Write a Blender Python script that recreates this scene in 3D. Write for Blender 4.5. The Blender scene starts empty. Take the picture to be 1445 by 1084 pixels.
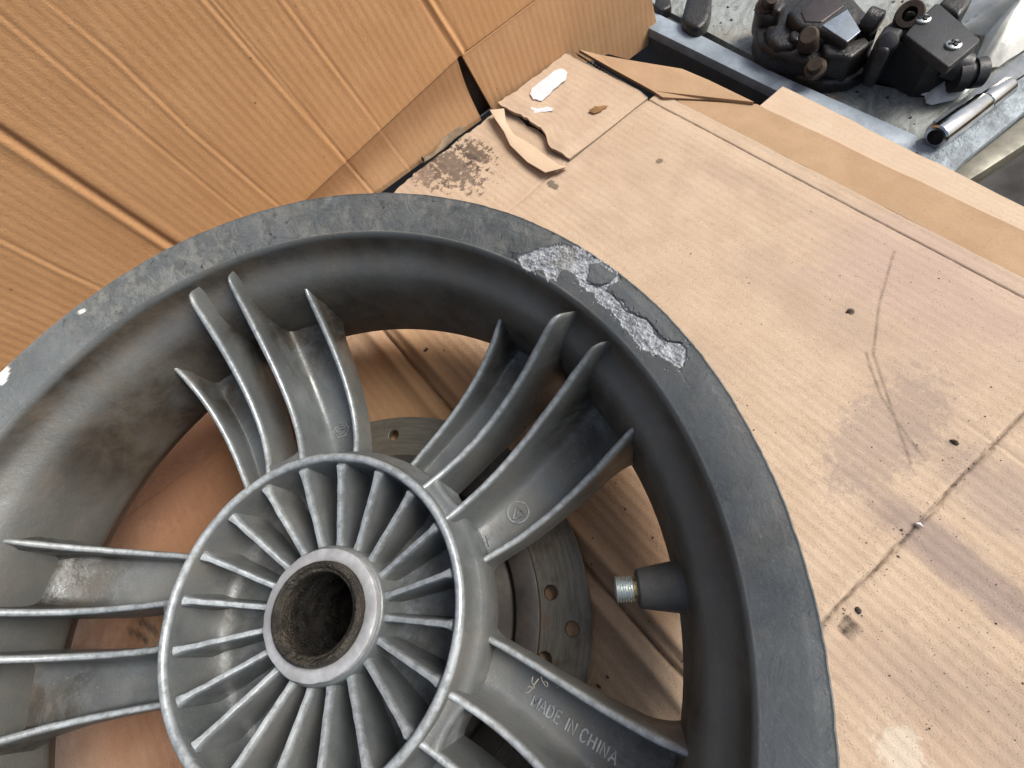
import bpy, bmesh, math, random
import numpy as np
from mathutils import Vector, Matrix, noise as mn

# ------------------------------------------------------------------ camera, world, sun, exposure
S = 0.235            # one modelling unit = outer radius of the wheel rim (0.235 m)
F = 718.74           # focal length in photo pixels (photo 1445 px wide)
CAM = np.array([0.283095, -0.677071, 1.582549])
RC = np.array([[0.4007829, -0.8917907, -0.2099582],
               [-0.8629931, -0.2905308, -0.4133216],
               [0.3075970, 0.3468447, -0.8860490]])   # rows: right, down, forward
scene = bpy.context.scene
COL = scene.collection
cam = bpy.data.cameras.new('camera'); camo = bpy.data.objects.new('camera', cam); COL.objects.link(camo)
cam.sensor_width = 36.0; cam.sensor_fit = 'HORIZONTAL'; cam.lens = F / 1445 * 36
cam.clip_start = 0.01; cam.clip_end = 200
M4 = Matrix(((RC[0][0], -RC[1][0], -RC[2][0], CAM[0]*S), (RC[0][1], -RC[1][1], -RC[2][1], CAM[1]*S),
             (RC[0][2], -RC[1][2], -RC[2][2], CAM[2]*S), (0, 0, 0, 1)))
camo.matrix_world = M4
scene.camera = camo
SUN_EL, SUN_AZ = math.radians(50), math.radians(-54)    # azimuth measured from +X towards +Y
world = bpy.data.worlds.new('World'); scene.world = world; world.use_nodes = True
wn = world.node_tree.nodes; wn.clear()
wo = wn.new('ShaderNodeOutputWorld'); wb = wn.new('ShaderNodeBackground'); sk = wn.new('ShaderNodeTexSky')
sk.sky_type = 'NISHITA'; sk.sun_disc = False; sk.sun_elevation = SUN_EL
sk.sun_rotation = math.pi/2 - SUN_AZ
sk.air_density = 1.2; sk.dust_density = 5.0; sk.ozone_density = 1.0; sk.altitude = 100
wb.inputs[1].default_value = 0.095
hs = wn.new('ShaderNodeHueSaturation'); hs.inputs['Saturation'].default_value = 0.8   # thin overcast: a paler sky
world.node_tree.links.new(sk.outputs[0], hs.inputs['Color']); world.node_tree.links.new(hs.outputs[0], wb.inputs[0]); world.node_tree.links.new(wb.outputs[0], wo.inputs[0])
sl = bpy.data.lights.new('sun', 'SUN'); sl.energy = 2.7; sl.angle = math.radians(32); sl.color = (1, 0.96, 0.9)
so = bpy.data.objects.new('sun', sl); COL.objects.link(so)
sd = Vector((math.cos(SUN_AZ)*math.cos(SUN_EL), math.sin(SUN_AZ)*math.cos(SUN_EL), math.sin(SUN_EL)))
so.rotation_euler = sd.to_track_quat('Z', 'Y').to_euler(); so.location = sd*5
scene.view_settings.view_transform = 'Standard'; scene.view_settings.look = 'None'
scene.view_settings.exposure = 0.55; scene.view_settings.gamma = 1
try: scene.view_settings.use_curve_mapping = False
except Exception: pass

# ------------------------------------------------------------------ helpers
rng = np.random.RandomState(7)
def ray(u, v): return RC.T @ np.array([(u-722.5)/F, (v-542)/F, 1.0])
def at(u, v, z=0.0):
    d = ray(u, v); return CAM + (z-CAM[2])/d[2]*d
PSI = -2.0257
E1 = np.array([math.cos(PSI), math.sin(PSI), 0]); E2 = np.array([-math.sin(PSI), math.cos(PSI), 0])
def fl(u, v, z=0.0):
    P = at(u, v, z); return np.array([P @ E1, P @ E2])
def fw(a, b, z=0.0): return E1*a + E2*b + np.array([0, 0, z])

_tab = rng.rand(256, 256)
def vn(x, y):                                   # value noise, vectorised, -1..1
    x = np.asarray(x, float); y = np.asarray(y, float)
    xi = np.floor(x).astype(int); yi = np.floor(y).astype(int); fx = x-xi; fy = y-yi
    fx = fx*fx*(3-2*fx); fy = fy*fy*(3-2*fy)
    g = lambda a, b: _tab[a % 256, b % 256]
    return ((g(xi, yi)*(1-fx)+g(xi+1, yi)*fx)*(1-fy)+(g(xi, yi+1)*(1-fx)+g(xi+1, yi+1)*fx)*fy)*2-1
def fbm(x, y, o=4):
    s = 0; a = 1; t = 0
    for i in range(o):
        s = s+a*vn(np.asarray(x)*2**i+17.3*i, np.asarray(y)*2**i+5.1*i); t += a; a *= .5
    return s/t
def sstep(a, b, x):
    t = np.clip((np.asarray(x, float)-a)/(b-a), 0, 1); return t*t*(3-2*t)

def inpoly(px, py, poly):
    inside = np.zeros(px.shape, bool); n = len(poly)
    for i in range(n):
        x1, y1 = poly[i]; x2, y2 = poly[(i+1) % n]
        c = ((y1 > py) != (y2 > py)) & (px < (x2-x1)*(py-y1)/((y2-y1) if y2 != y1 else 1e-9)+x1)
        inside ^= c
    return inside
def pdist(px, py, line):
    d = np.full(px.shape, 1e9)
    for (x1, y1), (x2, y2) in zip(line[:-1], line[1:]):
        L = (x2-x1)**2+(y2-y1)**2+1e-12
        t = np.clip(((px-x1)*(x2-x1)+(py-y1)*(y2-y1))/L, 0, 1)
        d = np.minimum(d, np.hypot(px-x1-t*(x2-x1), py-y1-t*(y2-y1)))
    return d

def thing(name, label, cat, loc=(0, 0, 0), group=None):
    o = bpy.data.objects.new(name, None); COL.objects.link(o); o.empty_display_size = .02
    o.location = Vector(loc)*S; o['label'] = label; o['category'] = cat
    if group: o['group'] = group
    return o
def tag(o, label, cat, group=None, kind=None):
    if label: o['label'] = label
    if cat: o['category'] = cat
    if group: o['group'] = group
    if kind: o['kind'] = kind
    return o
def obj(name, V, Fc, mat, parent=None, smooth=True, angle=40, loc=None, attrs=None, bevel=0, bseg=2):
    """V in modelling units, world frame"""
    V = np.asarray(V, float)
    if loc is None:
        if parent is None:
            loc = (V.min(0)+V.max(0))/2; loc[2] = V[:, 2].min()
        else: loc = np.zeros(3)
        off = loc if parent is None else np.array(wl(parent))/S
    else: off = np.asarray(loc, float)
    me = bpy.data.meshes.new(name)
    me.from_pydata(((V-off)*S).tolist(), [], [list(map(int, f)) for f in Fc]); me.update()
    if attrs:
        for k, a in attrs.items():
            a = np.asarray(a, float)
            if a.ndim == 1:
                at_ = me.attributes.new(k, 'FLOAT', 'POINT'); at_.data.foreach_set('value', a.astype(np.float32))
            else:
                at_ = me.attributes.new(k, 'FLOAT_VECTOR', 'POINT'); at_.data.foreach_set('vector', a.astype(np.float32).ravel())
    if bevel:
        bm = bmesh.new(); bm.from_mesh(me)
        bmesh.ops.recalc_face_normals(bm, faces=bm.faces)
        ed = [e for e in bm.edges if len(e.link_faces) == 2 and e.calc_face_angle(0) > .5]
        bmesh.ops.bevel(bm, geom=ed, offset=bevel*S, segments=bseg, affect='EDGES', profile=.6, clamp_overlap=True)
        bm.to_mesh(me); bm.free()
    if smooth:
        me.polygons.foreach_set('use_smooth', [True]*len(me.polygons)); me.set_sharp_from_angle(angle=math.radians(angle))
    if mat: me.materials.append(mat)
    o = bpy.data.objects.new(name, me); COL.objects.link(o)
    if parent is not None: o.parent = parent
    else: o.location = Vector(off)*S
    return o
def wl(o):
    l = Vector(o.location); p = o.parent
    while p: l += Vector(p.location); p = p.parent
    return l
def gridf(nu, nv, cu=False, cv=False):
    a = np.arange(nu if cu else nu-1); b = np.arange(nv if cv else nv-1)
    A, B = np.meshgrid(a, b, indexing='ij'); A2 = (A+1) % nu; B2 = (B+1) % nv
    return np.stack([A*nv+B, A2*nv+B, A2*nv+B2, A*nv+B2], -1).reshape(-1, 4)
def revolve(prof, n=96, c=(0, 0, 0), closed=False):
    P = np.array(prof, float); t = np.linspace(0, 2*np.pi, n, endpoint=False)
    V = np.stack([np.outer(np.cos(t), P[:, 0]), np.outer(np.sin(t), P[:, 0]), np.outer(np.ones(n), P[:, 1])], -1).reshape(-1, 3)+np.array(c)
    return V, gridf(n, len(P), True, closed)
def frame(d):
    d = np.asarray(d, float); d = d/np.linalg.norm(d)
    a = np.array([0, 0, 1.0]) if abs(d[2]) < .9 else np.array([1.0, 0, 0])
    u = np.cross(d, a); u /= np.linalg.norm(u); return u, np.cross(d, u), d
def lathe(prof, p0, d, n=32):
    """prof: (distance along axis, radius)"""
    u, v, d = frame(d); t = np.linspace(0, 2*np.pi, n, endpoint=False); P = np.array(prof, float)
    V = (np.array(p0)+d*P[None, :, 0:1]+P[None, :, 1:2]*(np.cos(t)[:, None, None]*u+np.sin(t)[:, None, None]*v)).reshape(-1, 3)
    return V, gridf(n, len(P), True, False)
def tube(pts, r, n=8):
    P = np.array(pts, float); m = len(P); V = []
    for i in range(m):
        d = P[min(i+1, m-1)]-P[max(i-1, 0)]; u, v, _ = frame(d); rr = r[i] if hasattr(r, '__len__') else r
        t = np.linspace(0, 2*np.pi, n, endpoint=False)
        V.append(P[i]+rr*(np.cos(t)[:, None]*u+np.sin(t)[:, None]*v))
    V = np.concatenate(V); Fc = []
    for i in range(m-1):
        for j in range(n): Fc.append((i*n+j, i*n+(j+1) % n, (i+1)*n+(j+1) % n, (i+1)*n+j))
    Fc.append(tuple(range(n))[::-1]); Fc.append(tuple((m-1)*n+j for j in range(n)))
    return V, Fc
def prism(pts, zt, zb):
    n = len(pts); P = np.array([[p[0], p[1], (p[2] if len(p) > 2 else zt)] for p in pts]); Q = P.copy(); Q[:, 2] = zb
    V = np.concatenate([P, Q]); Fc = [tuple(range(n)), tuple(range(2*n-1, n-1, -1))]
    for i in range(n): j = (i+1) % n; Fc.append((i, i+n, j+n, j))
    return V, Fc
def merge(*L):
    V = []; Fc = []; o = 0
    for v, f in L:
        v = np.asarray(v); V.append(v); Fc += [tuple(int(i)+o for i in q) for q in f]; o += len(v)
    return np.concatenate(V), Fc
def slab(pxs, zt, zb):
    return prism([at(u, v, zt)[:2].tolist() for u, v in pxs], zt, zb)

# ------------------------------------------------------------------ materials
class NT:
    def __init__(s, name):
        s.m = bpy.data.materials.new(name); s.m.use_nodes = True; s.t = s.m.node_tree; s.t.nodes.clear()
        s.out = s.n('ShaderNodeOutputMaterial'); s.b = s.n('ShaderNodeBsdfPrincipled'); s.l(s.b.outputs[0], s.out.inputs[0])
    def n(s, t, **k):
        x = s.t.nodes.new(t)
        for a, b in k.items(): setattr(x, a, b)
        return x
    def l(s, a, b): s.t.links.new(a, b)
    def put(s, sock, v):
        if isinstance(v, bpy.types.NodeSocket): s.l(v, sock)
        elif isinstance(v, (tuple, list)): sock.default_value = tuple(v)+((1,) if len(v) == 3 and sock.type == 'RGBA' else ())
        else: sock.default_value = v
    def coord(s): return s.n('ShaderNodeTexCoord').outputs['Object']
    def attr(s, k, out='Fac'): x = s.n('ShaderNodeAttribute'); x.attribute_name = k; return x.outputs[out]
    def map(s, v, sc=(1, 1, 1), lo=(0, 0, 0), rot=(0, 0, 0)):
        x = s.n('ShaderNodeMapping'); s.l(v, x.inputs[0]); x.inputs['Scale'].default_value = sc; x.inputs['Location'].default_value = lo; x.inputs['Rotation'].default_value = rot
        return x.outputs[0]
    def noise(s, v, sc, det=5, ro=.55, dist=0):
        x = s.n('ShaderNodeTexNoise'); s.l(v, x.inputs['Vector']); x.inputs['Scale'].default_value = sc
        x.inputs['Detail'].default_value = det; x.inputs['Roughness'].default_value = ro; x.inputs['Distortion'].default_value = dist
        return x.outputs[0]
    def vor(s, v, sc, feat='F1', rnd=1):
        x = s.n('ShaderNodeTexVoronoi', feature=feat); s.l(v, x.inputs['Vector']); x.inputs['Scale'].default_value = sc; x.inputs['Randomness'].default_value = rnd
        return x.outputs[0]
    def ramp(s, v, a, b, c=0, d=1, smooth=True):
        x = s.n('ShaderNodeMapRange'); x.interpolation_type = 'SMOOTHSTEP' if smooth else 'LINEAR'; s.l(v, x.inputs[0])
        for i, q in enumerate((a, b, c, d)): x.inputs[i+1].default_value = q
        return x.outputs[0]
    def math(s, op, a, b=0.0, c=0.0):
        x = s.n('ShaderNodeMath', operation=op); s.put(x.inputs[0], a); s.put(x.inputs[1], b); s.put(x.inputs[2], c); return x.outputs[0]
    def mix(s, f, a, b, mode='MIX'):
        x = s.n('ShaderNodeMix', data_type='RGBA', blend_type=mode); s.put(x.inputs[0], f); s.put(x.inputs[6], a); s.put(x.inputs[7], b); return x.outputs[2]
    def bump(s, h, st=.3, dist=.001, nrm=None):
        x = s.n('ShaderNodeBump'); s.l(h, x.inputs['Height']); x.inputs['Strength'].default_value = st; x.inputs['Distance'].default_value = dist
        if nrm is not None: s.l(nrm, x.inputs['Normal'])
        return x.outputs[0]
    def fin(s, col, rough, metal=0.0, nrm=None, spec=.5):
        s.put(s.b.inputs['Base Color'], col); s.put(s.b.inputs['Roughness'], rough); s.put(s.b.inputs['Metallic'], metal)
        s.b.inputs['Specular IOR Level'].default_value = spec
        if nrm is not None: s.l(nrm, s.b.inputs['Normal'])
        return s.m
def simple(name, col, rough, metal=0., nsc=60, amt=.35, bs=.3, bd=.0006, col2=None, spec=.5):
    m = NT(name); c = m.coord(); n1 = m.noise(c, nsc, 6, .6); n2 = m.noise(c, nsc*6, 4, .6)
    k = m.ramp(n1, .35, .65); colr = m.mix(k, col, col2 or tuple(x*(1-amt) for x in col))
    colr = m.mix(m.ramp(n2, .3, .7, 0, .35), colr, tuple(x*.6 for x in col))
    r = m.ramp(n1, .3, .7, max(rough-.12, .05), min(rough+.12, 1))
    return m.fin(colr, r, metal, m.bump(n2, bs, bd), spec)

def paint(name, rimattrs=False, dirt=.45):
    m = NT(name); c = m.coord()
    big = m.noise(c, 9, 6, .6, .6); med = m.noise(c, 38, 7, .62, .3); fine = m.noise(c, 420, 4, .6); mott = m.noise(c, 1500, 3, .7)
    base = m.mix(m.ramp(med, .35, .68), (.148, .160, .160), (.096, .106, .106))
    base = m.mix(m.ramp(big, .45, .62, 0, .6), base, (.185, .195, .19))
    base = m.mix(m.ramp(mott, .35, .7, 0, .3), base, (.22, .25, .27))                    # metallic speckle of the paint
    dz = m.math('MULTIPLY', m.ramp(m.noise(c, 16, 8, .68, .5), .48-.12*dirt, .66), .85)
    base = m.mix(m.math('MULTIPLY', dz, dirt), base, (.105, .078, .05))                  # brown road grime
    base = m.mix(m.ramp(m.noise(c, 95, 6, .75), .63, .72, 0, .5), base, (.045, .042, .04))
    g = m.n('ShaderNodeNewGeometry').outputs['Pointiness']
    edge = m.math('MULTIPLY', m.ramp(g, .525, .575), m.ramp(m.noise(c, 130, 4, .7), .35, .62))
    base = m.mix(m.math('MULTIPLY', edge, .75), base, (.36, .40, .43))  # edge wear doubling as painted highlights
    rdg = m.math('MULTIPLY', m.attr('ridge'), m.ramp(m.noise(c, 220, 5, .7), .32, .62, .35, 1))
    base = m.mix(m.math('MULTIPLY', rdg, .8), base, (.44, .48, .50))  # bright ridge tops: highlights painted in with worn paint
    gr = m.math('MULTIPLY', m.attr('recess_dark'), m.ramp(m.noise(c, 22, 7, .7, .5), .36, .58, .15, 1))
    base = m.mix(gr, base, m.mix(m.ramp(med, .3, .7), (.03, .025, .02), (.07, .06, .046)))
    sc_ = m.ramp(m.noise(m.map(c, (1, 1, 1), rot=(.3, .2, .9)), 700, 2, .5), .66, .72)
    base = m.mix(m.math('MULTIPLY', sc_, .35), base, (.30, .32, .33))
    rough = m.math('ADD', m.ramp(med, .3, .7, .27, .42), m.math('MULTIPLY', dz, .3))
    met = m.math('MULTIPLY', m.math('SUBTRACT', 1.0, dz), .35)
    h = m.math('ADD', m.math('MULTIPLY', fine, .6), m.math('MULTIPLY', med, .8))
    if rimattrs:
        br = m.attr('barrel'); worn = m.attr('worn'); chip = m.attr('chip'); wh = m.attr('white'); crk = m.attr('crack')
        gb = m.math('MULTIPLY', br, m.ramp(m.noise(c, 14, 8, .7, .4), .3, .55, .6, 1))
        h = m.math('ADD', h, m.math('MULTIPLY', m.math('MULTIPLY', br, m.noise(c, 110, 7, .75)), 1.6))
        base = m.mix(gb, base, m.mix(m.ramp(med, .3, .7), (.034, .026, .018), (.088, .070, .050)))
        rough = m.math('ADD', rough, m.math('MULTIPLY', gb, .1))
        wv = m.math('MULTIPLY', worn, m.ramp(m.noise(c, 42, 9, .72, 1.0), .42, .58))
        base = m.mix(wv, base, m.mix(m.ramp(m.noise(c, 90, 6, .7), .42, .6), (.085, .092, .09), (.175, .175, .16)))
        base = m.mix(m.math('MULTIPLY', worn, m.ramp(m.noise(c, 120, 6, .8, .5), .58, .66)), base, (.03, .035, .038))
        rough = m.math('ADD', rough, m.math('MULTIPLY', wv, .2))
        h = m.math('ADD', h, m.math('MULTIPLY', m.math('MULTIPLY', worn, m.noise(c, 70, 8, .75, .8)), 5.))
        metalc = m.mix(m.math('MULTIPLY', m.ramp(m.noise(c, 160, 8, .75, .4), .3, .6, .35, 1), m.ramp(m.attr('chipn'), .25, .62)), (.17, .185, .20), (.68, .70, .73))
        metalc = m.mix(m.ramp(m.noise(c, 60, 6, .7), .5, .68, 0, .6), metalc, (.22, .20, .16))
        base = m.mix(chip, base, metalc)
        h = m.math('ADD', h, m.math('MULTIPLY', m.math('MULTIPLY', chip, m.noise(c, 420, 7, .8)), 8.))
        base = m.mix(m.math('MULTIPLY', crk, .85), base, (.02, .02, .02)); base = m.mix(wh, base, (.72, .72, .70))
        rough = m.mix(chip, rough, (.5, .5, .5)); met = m.math('MULTIPLY', met, m.math('SUBTRACT', 1.0, m.math('MAXIMUM', gb, wv)))
        met = m.math('MAXIMUM', met, m.math('MULTIPLY', chip, .25)); met = m.math('MULTIPLY', met, m.math('SUBTRACT', 1.0, wh))
    nrm = m.bump(h, .55, .0006)
    return m.fin(base, rough, met, nrm)

def cardboard(name, light, dark, floor=False, smooth_tape=False):
    m = NT(name); fe = m.attr('fe', 'Vector'); fc = m.coord()
    st = m.map(fe, (3.0, 26, 1)); st2 = m.map(fe, (80, 105, 1))
    big = m.noise(fe, 1.3, 6, .6, .3); streak = m.noise(m.map(fe, (6.5, 7, 1)), 1, 6, .62, .3); fib = m.noise(st2, 1, 5, .7); grain = m.noise(fe, 190, 4, .7)
    col = m.mix(m.ramp(streak, .32, .7, 0, .75), light, dark)
    col = m.mix(m.ramp(big, .4, .68, 0, .55), col, dark)
    col = m.mix(m.ramp(fib, .42, .72, 0, .07 if floor else .15), col, tuple(x*.62 for x in dark))
    g2 = m.noise(fe, 95, 5, .75, .4); g3 = m.noise(m.map(fe, (1, 1.6, 1), (5, 2, 0), (0, 0, .5)), 210, 3, .8)
    col = m.mix(m.ramp(grain, .5, .72, 0, .32), col, tuple(min(1, x*1.28) for x in light))
    col = m.mix(m.ramp(g2, .52, .70, 0, .42), col, tuple(x*.66 for x in dark)); col = m.mix(m.ramp(g3, .55, .70, 0, .40), col, tuple(x*.55 for x in dark))
    if floor:
        col = m.mix(m.ramp(m.noise(m.map(fe, (1.2, 3.2, 1)), 1.1, 7, .62, .6), .50, .70, 0, .5), col, (.35, .255, .195))     # greyish oil bloom
        col = m.mix(m.ramp(m.noise(m.map(fe, (9, 12, 1), (3, 1, 0)), 1, 7, .72, .5), .57, .72, 0, .4), col, (.30, .21, .15))
        def blob(x, y, rx, ry, soft=.5, nz=.35, nsc=5):
            v = m.map(fe, (1/rx, 1/ry, 0), (-x/rx, -y/ry, 0)); ln = m.n('ShaderNodeVectorMath', operation='LENGTH'); m.l(v, ln.inputs[0])
            d = m.math('ADD', ln.outputs['Value'], m.math('MULTIPLY', m.math('SUBTRACT', m.noise(fe, nsc, 7, .7), .5), nz*2))
            return m.ramp(d, 1-soft, 1+soft, 1, 0)
        for (u, v, rx, ry, colr, a, nz) in ((1380, 820, .33, .05, (.20, .155, .15), .62, 1.3), (1300, 400, .33, .2, (.40, .29, .245), .6, 1.3),
                                   (1150, 430, .3, .1, (.34, .25, .2), .35, 1.2), (1250, 610, .10, .22, (.28, .22, .19), .5, 1.5), (1270, 1060, .05, .045, (.62, .56, .46), .5, 1.8),
                                   (640, 235, .16, .08, (.10, .075, .06), .8, 3.2), (670, 215, .1, .05, (.07, .05, .04), .8, 3.4), (600, 240, .12, .06, (.13, .09, .07), .7, 3.4),
                                   (780, 262, .03, .016, (.07, .055, .05), .75, 1.6), (930, 228, .012, .014, (.12, .09, .07), .8, .8),
                                   (500, 760, .84, .84, (.29, .165, .085), .85, .3), (300, 720, .6, .5, (.20, .085, .04), .7, .9), (250, 690, .12, .15, (.2, .1, .06), .5, 1.4), (190, 1060, .4, .2, (.21, .09, .05), .6, .8),  # under-wheel patches: shade and warm bounce painted in along with stains
                                   (1420, 700, .25, .08, (.27, .21, .185), .5, 1.6), (1400, 1000, .2, .1, (.30, .22, .17), .5, 1.8), (1200, 440, .012, .012, (.06, .045, .035), .9, .8), (880, 730, .3, .2, (.26, .13, .06), .5, .8), (600, 540, .3, .2, (.42, .24, .11), .4, .8)):
            x, y = fl(u, v); col = m.mix(m.math('MULTIPLY', blob(x, y, rx, ry, .5 if rx > .17 else .22, nz, 5 if rx > .17 else 34), a), col, colr)
        # small dark specks
        for sc, th, den, a in ((38, .05, .60, .6), (80, .12, .55, .75), (130, .20, .47, .6)):
            msk = m.math('MULTIPLY', m.ramp(m.vor(fe, sc), th*.6, th, 1, 0), m.ramp(m.noise(fe, sc*.11, 3, .6), den, den+.08))
            col = m.mix(m.math('MULTIPLY', msk, a), col, (.06, .04, .03))
        # thin scratch arcs, darkened crease lines and cut edges
        dk = m.attr('mark'); col = m.mix(m.math('MULTIPLY', dk, m.ramp(m.noise(fe, 30, 5, .7), .3, .6, .3, 1)), col, (.06, .045, .035))
    else:
        msk = m.math('MULTIPLY', m.ramp(m.vor(fe, 16), .05, .09, 1, 0), m.ramp(m.noise(fe, 2.2, 3, .6), .55, .62))
        col = m.mix(m.math('MULTIPLY', msk, .6), col, (.07, .035, .015))
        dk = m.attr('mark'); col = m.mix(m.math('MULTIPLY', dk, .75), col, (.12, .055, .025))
    h = m.math('ADD', m.math('MULTIPLY', fib, 1.0), m.math('MULTIPLY', grain, 1.2))
    nrm = m.bump(h, .5 if not smooth_tape else .1, .0009)
    return m.fin(col, m.ramp(grain, .3, .7, .78, .92), 0., nrm, .25)

M_PAINT = paint('grey_wheel_paint'); M_RIM = paint('weathered_rim_paint', True, .35)
M_WALL = cardboard('wall_kraft', (.505, .285, .138), (.44, .238, .108))
M_WALL2 = cardboard('wall_flap_kraft', (.52, .31, .165), (.45, .255, .128))
M_FLOOR = cardboard('floor_kraft', (.510, .390, .285), (.435, .322, .226), True)
M_TAPE = cardboard('smooth_kraft', (.40, .270, .165), (.32, .205, .118), False, True)
M_PALE = cardboard('pale_kraft', (.54, .42, .305), (.49, .365, .255), False, True)
M_DARKC = simple('shaded_core', (.045, .03, .02), .95, nsc=40)
M_WHITE = simple('white_paper', (.66, .66, .69), .8, amt=.06, nsc=30)
M_ALU = simple('machined_aluminium', (.50, .505, .51), .5, .35, nsc=55, amt=.38, bs=.4, bd=.0005)
M_GREASE = simple('old_grease', (.07, .06, .046), .33, .35, nsc=90, amt=.75, bs=1., bd=.0022, col2=(.018, .015, .012))
M_BORE = simple('greasy_bore', (.022, .019, .015), .22, .3, nsc=120, amt=.7, bs=1., bd=.003)
M_RUB = simple('old_rubber', (.055, .054, .052), .62, nsc=60, amt=.3)
M_ZINC = simple('zinc_thread', (.55, .60, .58), .33, .8, nsc=120, amt=.25)
M_BRASS = simple('brass_neck', (.45, .34, .16), .35, .8, nsc=120, amt=.4)
M_BLACK = simple('black_castings', (.016, .016, .018), .36, .1, nsc=45, amt=.5, col2=(.03, .026, .022), bs=.7, bd=.0014)
M_BLACKM = simple('matt_black_paint', (.022, .023, .026), .5, 0, nsc=70, amt=.4, bs=.5)
M_SKYMET = simple('milled_face', (.42, .47, .52), .3, .7, nsc=110, amt=.4)
M_RUST = simple('rusty_bolt', (.085, .062, .046), .55, .5, nsc=120, amt=.5)
M_CHROME = simple('chromed_socket', (.62, .62, .62), .13, 1., nsc=30, amt=.25, bs=.08)
M_FRAME = simple('dark_bench_frame', (.085, .09, .098), .7, 0, nsc=25, amt=.3)
M_RAIL = simple('pale_blue_paint', (.33, .385, .44), .45, 0, nsc=45, amt=.45, col2=(.23, .27, .31), bs=.5)
M_OLIVE = simple('olive_bar', (.23, .215, .165), .5, .2, nsc=30, amt=.5)
M_DARKG = simple('dark_ground', (.04, .037, .033), .9, nsc=14)
M_TABLE = simple('dark_table', (.045, .04, .036), .9, nsc=14)
M_FIBRE = simple('straw_fibre', (.36, .33, .28), .8, nsc=60)
M_CRUMB = simple('dark_crumbs', (.05, .035, .025), .8, nsc=60)

def disc_mat():
    m = NT('worn_brake_steel'); c = m.coord(); s = m.n('ShaderNodeSeparateXYZ'); m.l(c, s.inputs[0])
    r = m.math('SQRT', m.math('ADD', m.math('MULTIPLY', s.outputs[0], s.outputs[0]), m.math('MULTIPLY', s.outputs[1], s.outputs[1])))
    cb = m.n('ShaderNodeCombineXYZ'); m.l(m.math('MULTIPLY', r, 1.0), cb.inputs[0]); th = m.math('ARCTAN2', s.outputs[1], s.outputs[0]); m.l(m.math('MULTIPLY', th, .012), cb.inputs[1])
    rings = m.noise(cb.outputs[0], 420, 4, .7); med = m.noise(c, 38, 7, .65, .3)
    col = m.mix(m.ramp(rings, .35, .65), (.15, .138, .112), (.105, .097, .08))
    col = m.mix(m.ramp(med, .48, .66, 0, .8), col, (.075, .055, .042)); col = m.mix(m.ramp(m.noise(c, 25, 6, .7), .6, .7, 0, .5), col, (.15, .075, .05))
    return m.fin(col, m.ramp(med, .3, .7, .4, .62), .35, m.bump(rings, .5, .0006))
M_DISC = disc_mat(); M_CARR = simple('brown_carrier', (.05, .045, .042), .55, .2, nsc=40, amt=.4, col2=(.085, .07, .06)); M_HUBF = simple('dusty_hub_face', (.085, .073, .062), .6, .2, nsc=30, amt=.5)
def tray_mat():
    m = NT('dirty_white_board'); c = m.coord()
    a = m.noise(m.map(c, (1, 2.2, 1), rot=(0, 0, .6)), 26, 8, .7, 1.4); b = m.noise(c, 11, 6, .65, .5); v = m.vor(m.map(c, (1, 1.9, 1), rot=(0, 0, 1.0)), 34)
    col = m.mix(m.ramp(a, .4, .62), (.29, .315, .305), (.18, .19, .175)); col = m.mix(m.ramp(b, .5, .62, 0, .75), col, (.24, .19, .13))
    col = m.mix(m.ramp(m.noise(c, 60, 6, .8, .6), .58, .66, 0, .8), col, (.05, .045, .04)); col = m.mix(m.ramp(v, .0, .25, .5, 0), col, (.34, .37, .36))
    return m.fin(col, m.ramp(a, .3, .7, .35, .6), 0., m.bump(a, .7, .003))
M_TRAY = tray_mat()
def film():
    m = NT('milky_plastic_film'); c = m.coord()
    m.b.inputs['Transmission Weight'].default_value = .45; m.b.inputs['IOR'].default_value = 1.3
    return m.fin(m.mix(m.ramp(m.noise(c, 20, 4), .4, .6), (.62, .62, .56), (.72, .72, .68)), .4, 0., m.bump(m.noise(c, 60, 5, .6), .4, .002))
M_FILM = film()
M_SCRAP = simple('white_plastic', (.70, .75, .78), .35, amt=.15, nsc=40)

# ------------------------------------------------------------------ setting
def rect(a0, a1, b0, b1, zt, zb): return prism([fw(a0, b0)[:2], fw(a1, b0)[:2], fw(a1, b1)[:2], fw(a0, b1)[:2]], zt, zb)
o = obj('floor', *rect(-14, 12, -12, 14, -3.1, -3.2), M_DARKG, smooth=False); o['kind'] = 'structure'
PITCH = .0315
# ---- the wheel ----------------------------------------------------------------
ZT = .70                                          # height of the rim's upper lip above the cardboard
WHEEL = thing('alloy_wheel', 'scuffed grey motorcycle wheel lying flat on cardboard, chipped along its rim edge', 'wheel', (0, 0, 0))
SL = (0-(-.0458))/(1-.9148)
def face_z(r):
    t = np.clip((r-.9148)/.0852, 0, 1); return ZT-.0458+(r-.9148)*SL+.0032*np.sin(np.pi*t)
def on_face(u, v):
    P = at(u, v, ZT-.02)
    for _ in range(6): P = at(u, v, face_z(np.hypot(P[0], P[1])))
    return P[:2]
Z3 = lambda x, y: (560+x/2.168, 240+y/2.168)
chip_px = [(370, 268), (405, 252), (440, 236), (490, 232), (540, 228), (585, 252), (640, 285), (678, 312), (690, 330), (655, 352), (640, 372), (690, 402), (705, 432), (760, 455), (795, 500), (830, 527), (868, 530), (888, 548), (890, 578), (868, 608), (840, 590), (800, 566), (760, 552), (735, 530), (712, 500), (695, 470), (665, 440), (632, 412), (598, 378), (570, 350), (545, 320), (520, 300), (500, 318), (490, 342), (465, 330), (445, 302), (415, 310), (385, 295)]
chip_poly = [on_face(*Z3(*p)) for p in chip_px]
flake_poly = [on_face(*Z3(*p)) for p in [(590, 282), (620, 285), (676, 318), (650, 345), (610, 352), (582, 335)]]
crack = [on_face(*Z3(*p)) for p in [(655, 372), (700, 432), (762, 455), (800, 500), (830, 525), (872, 530)]]
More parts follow.
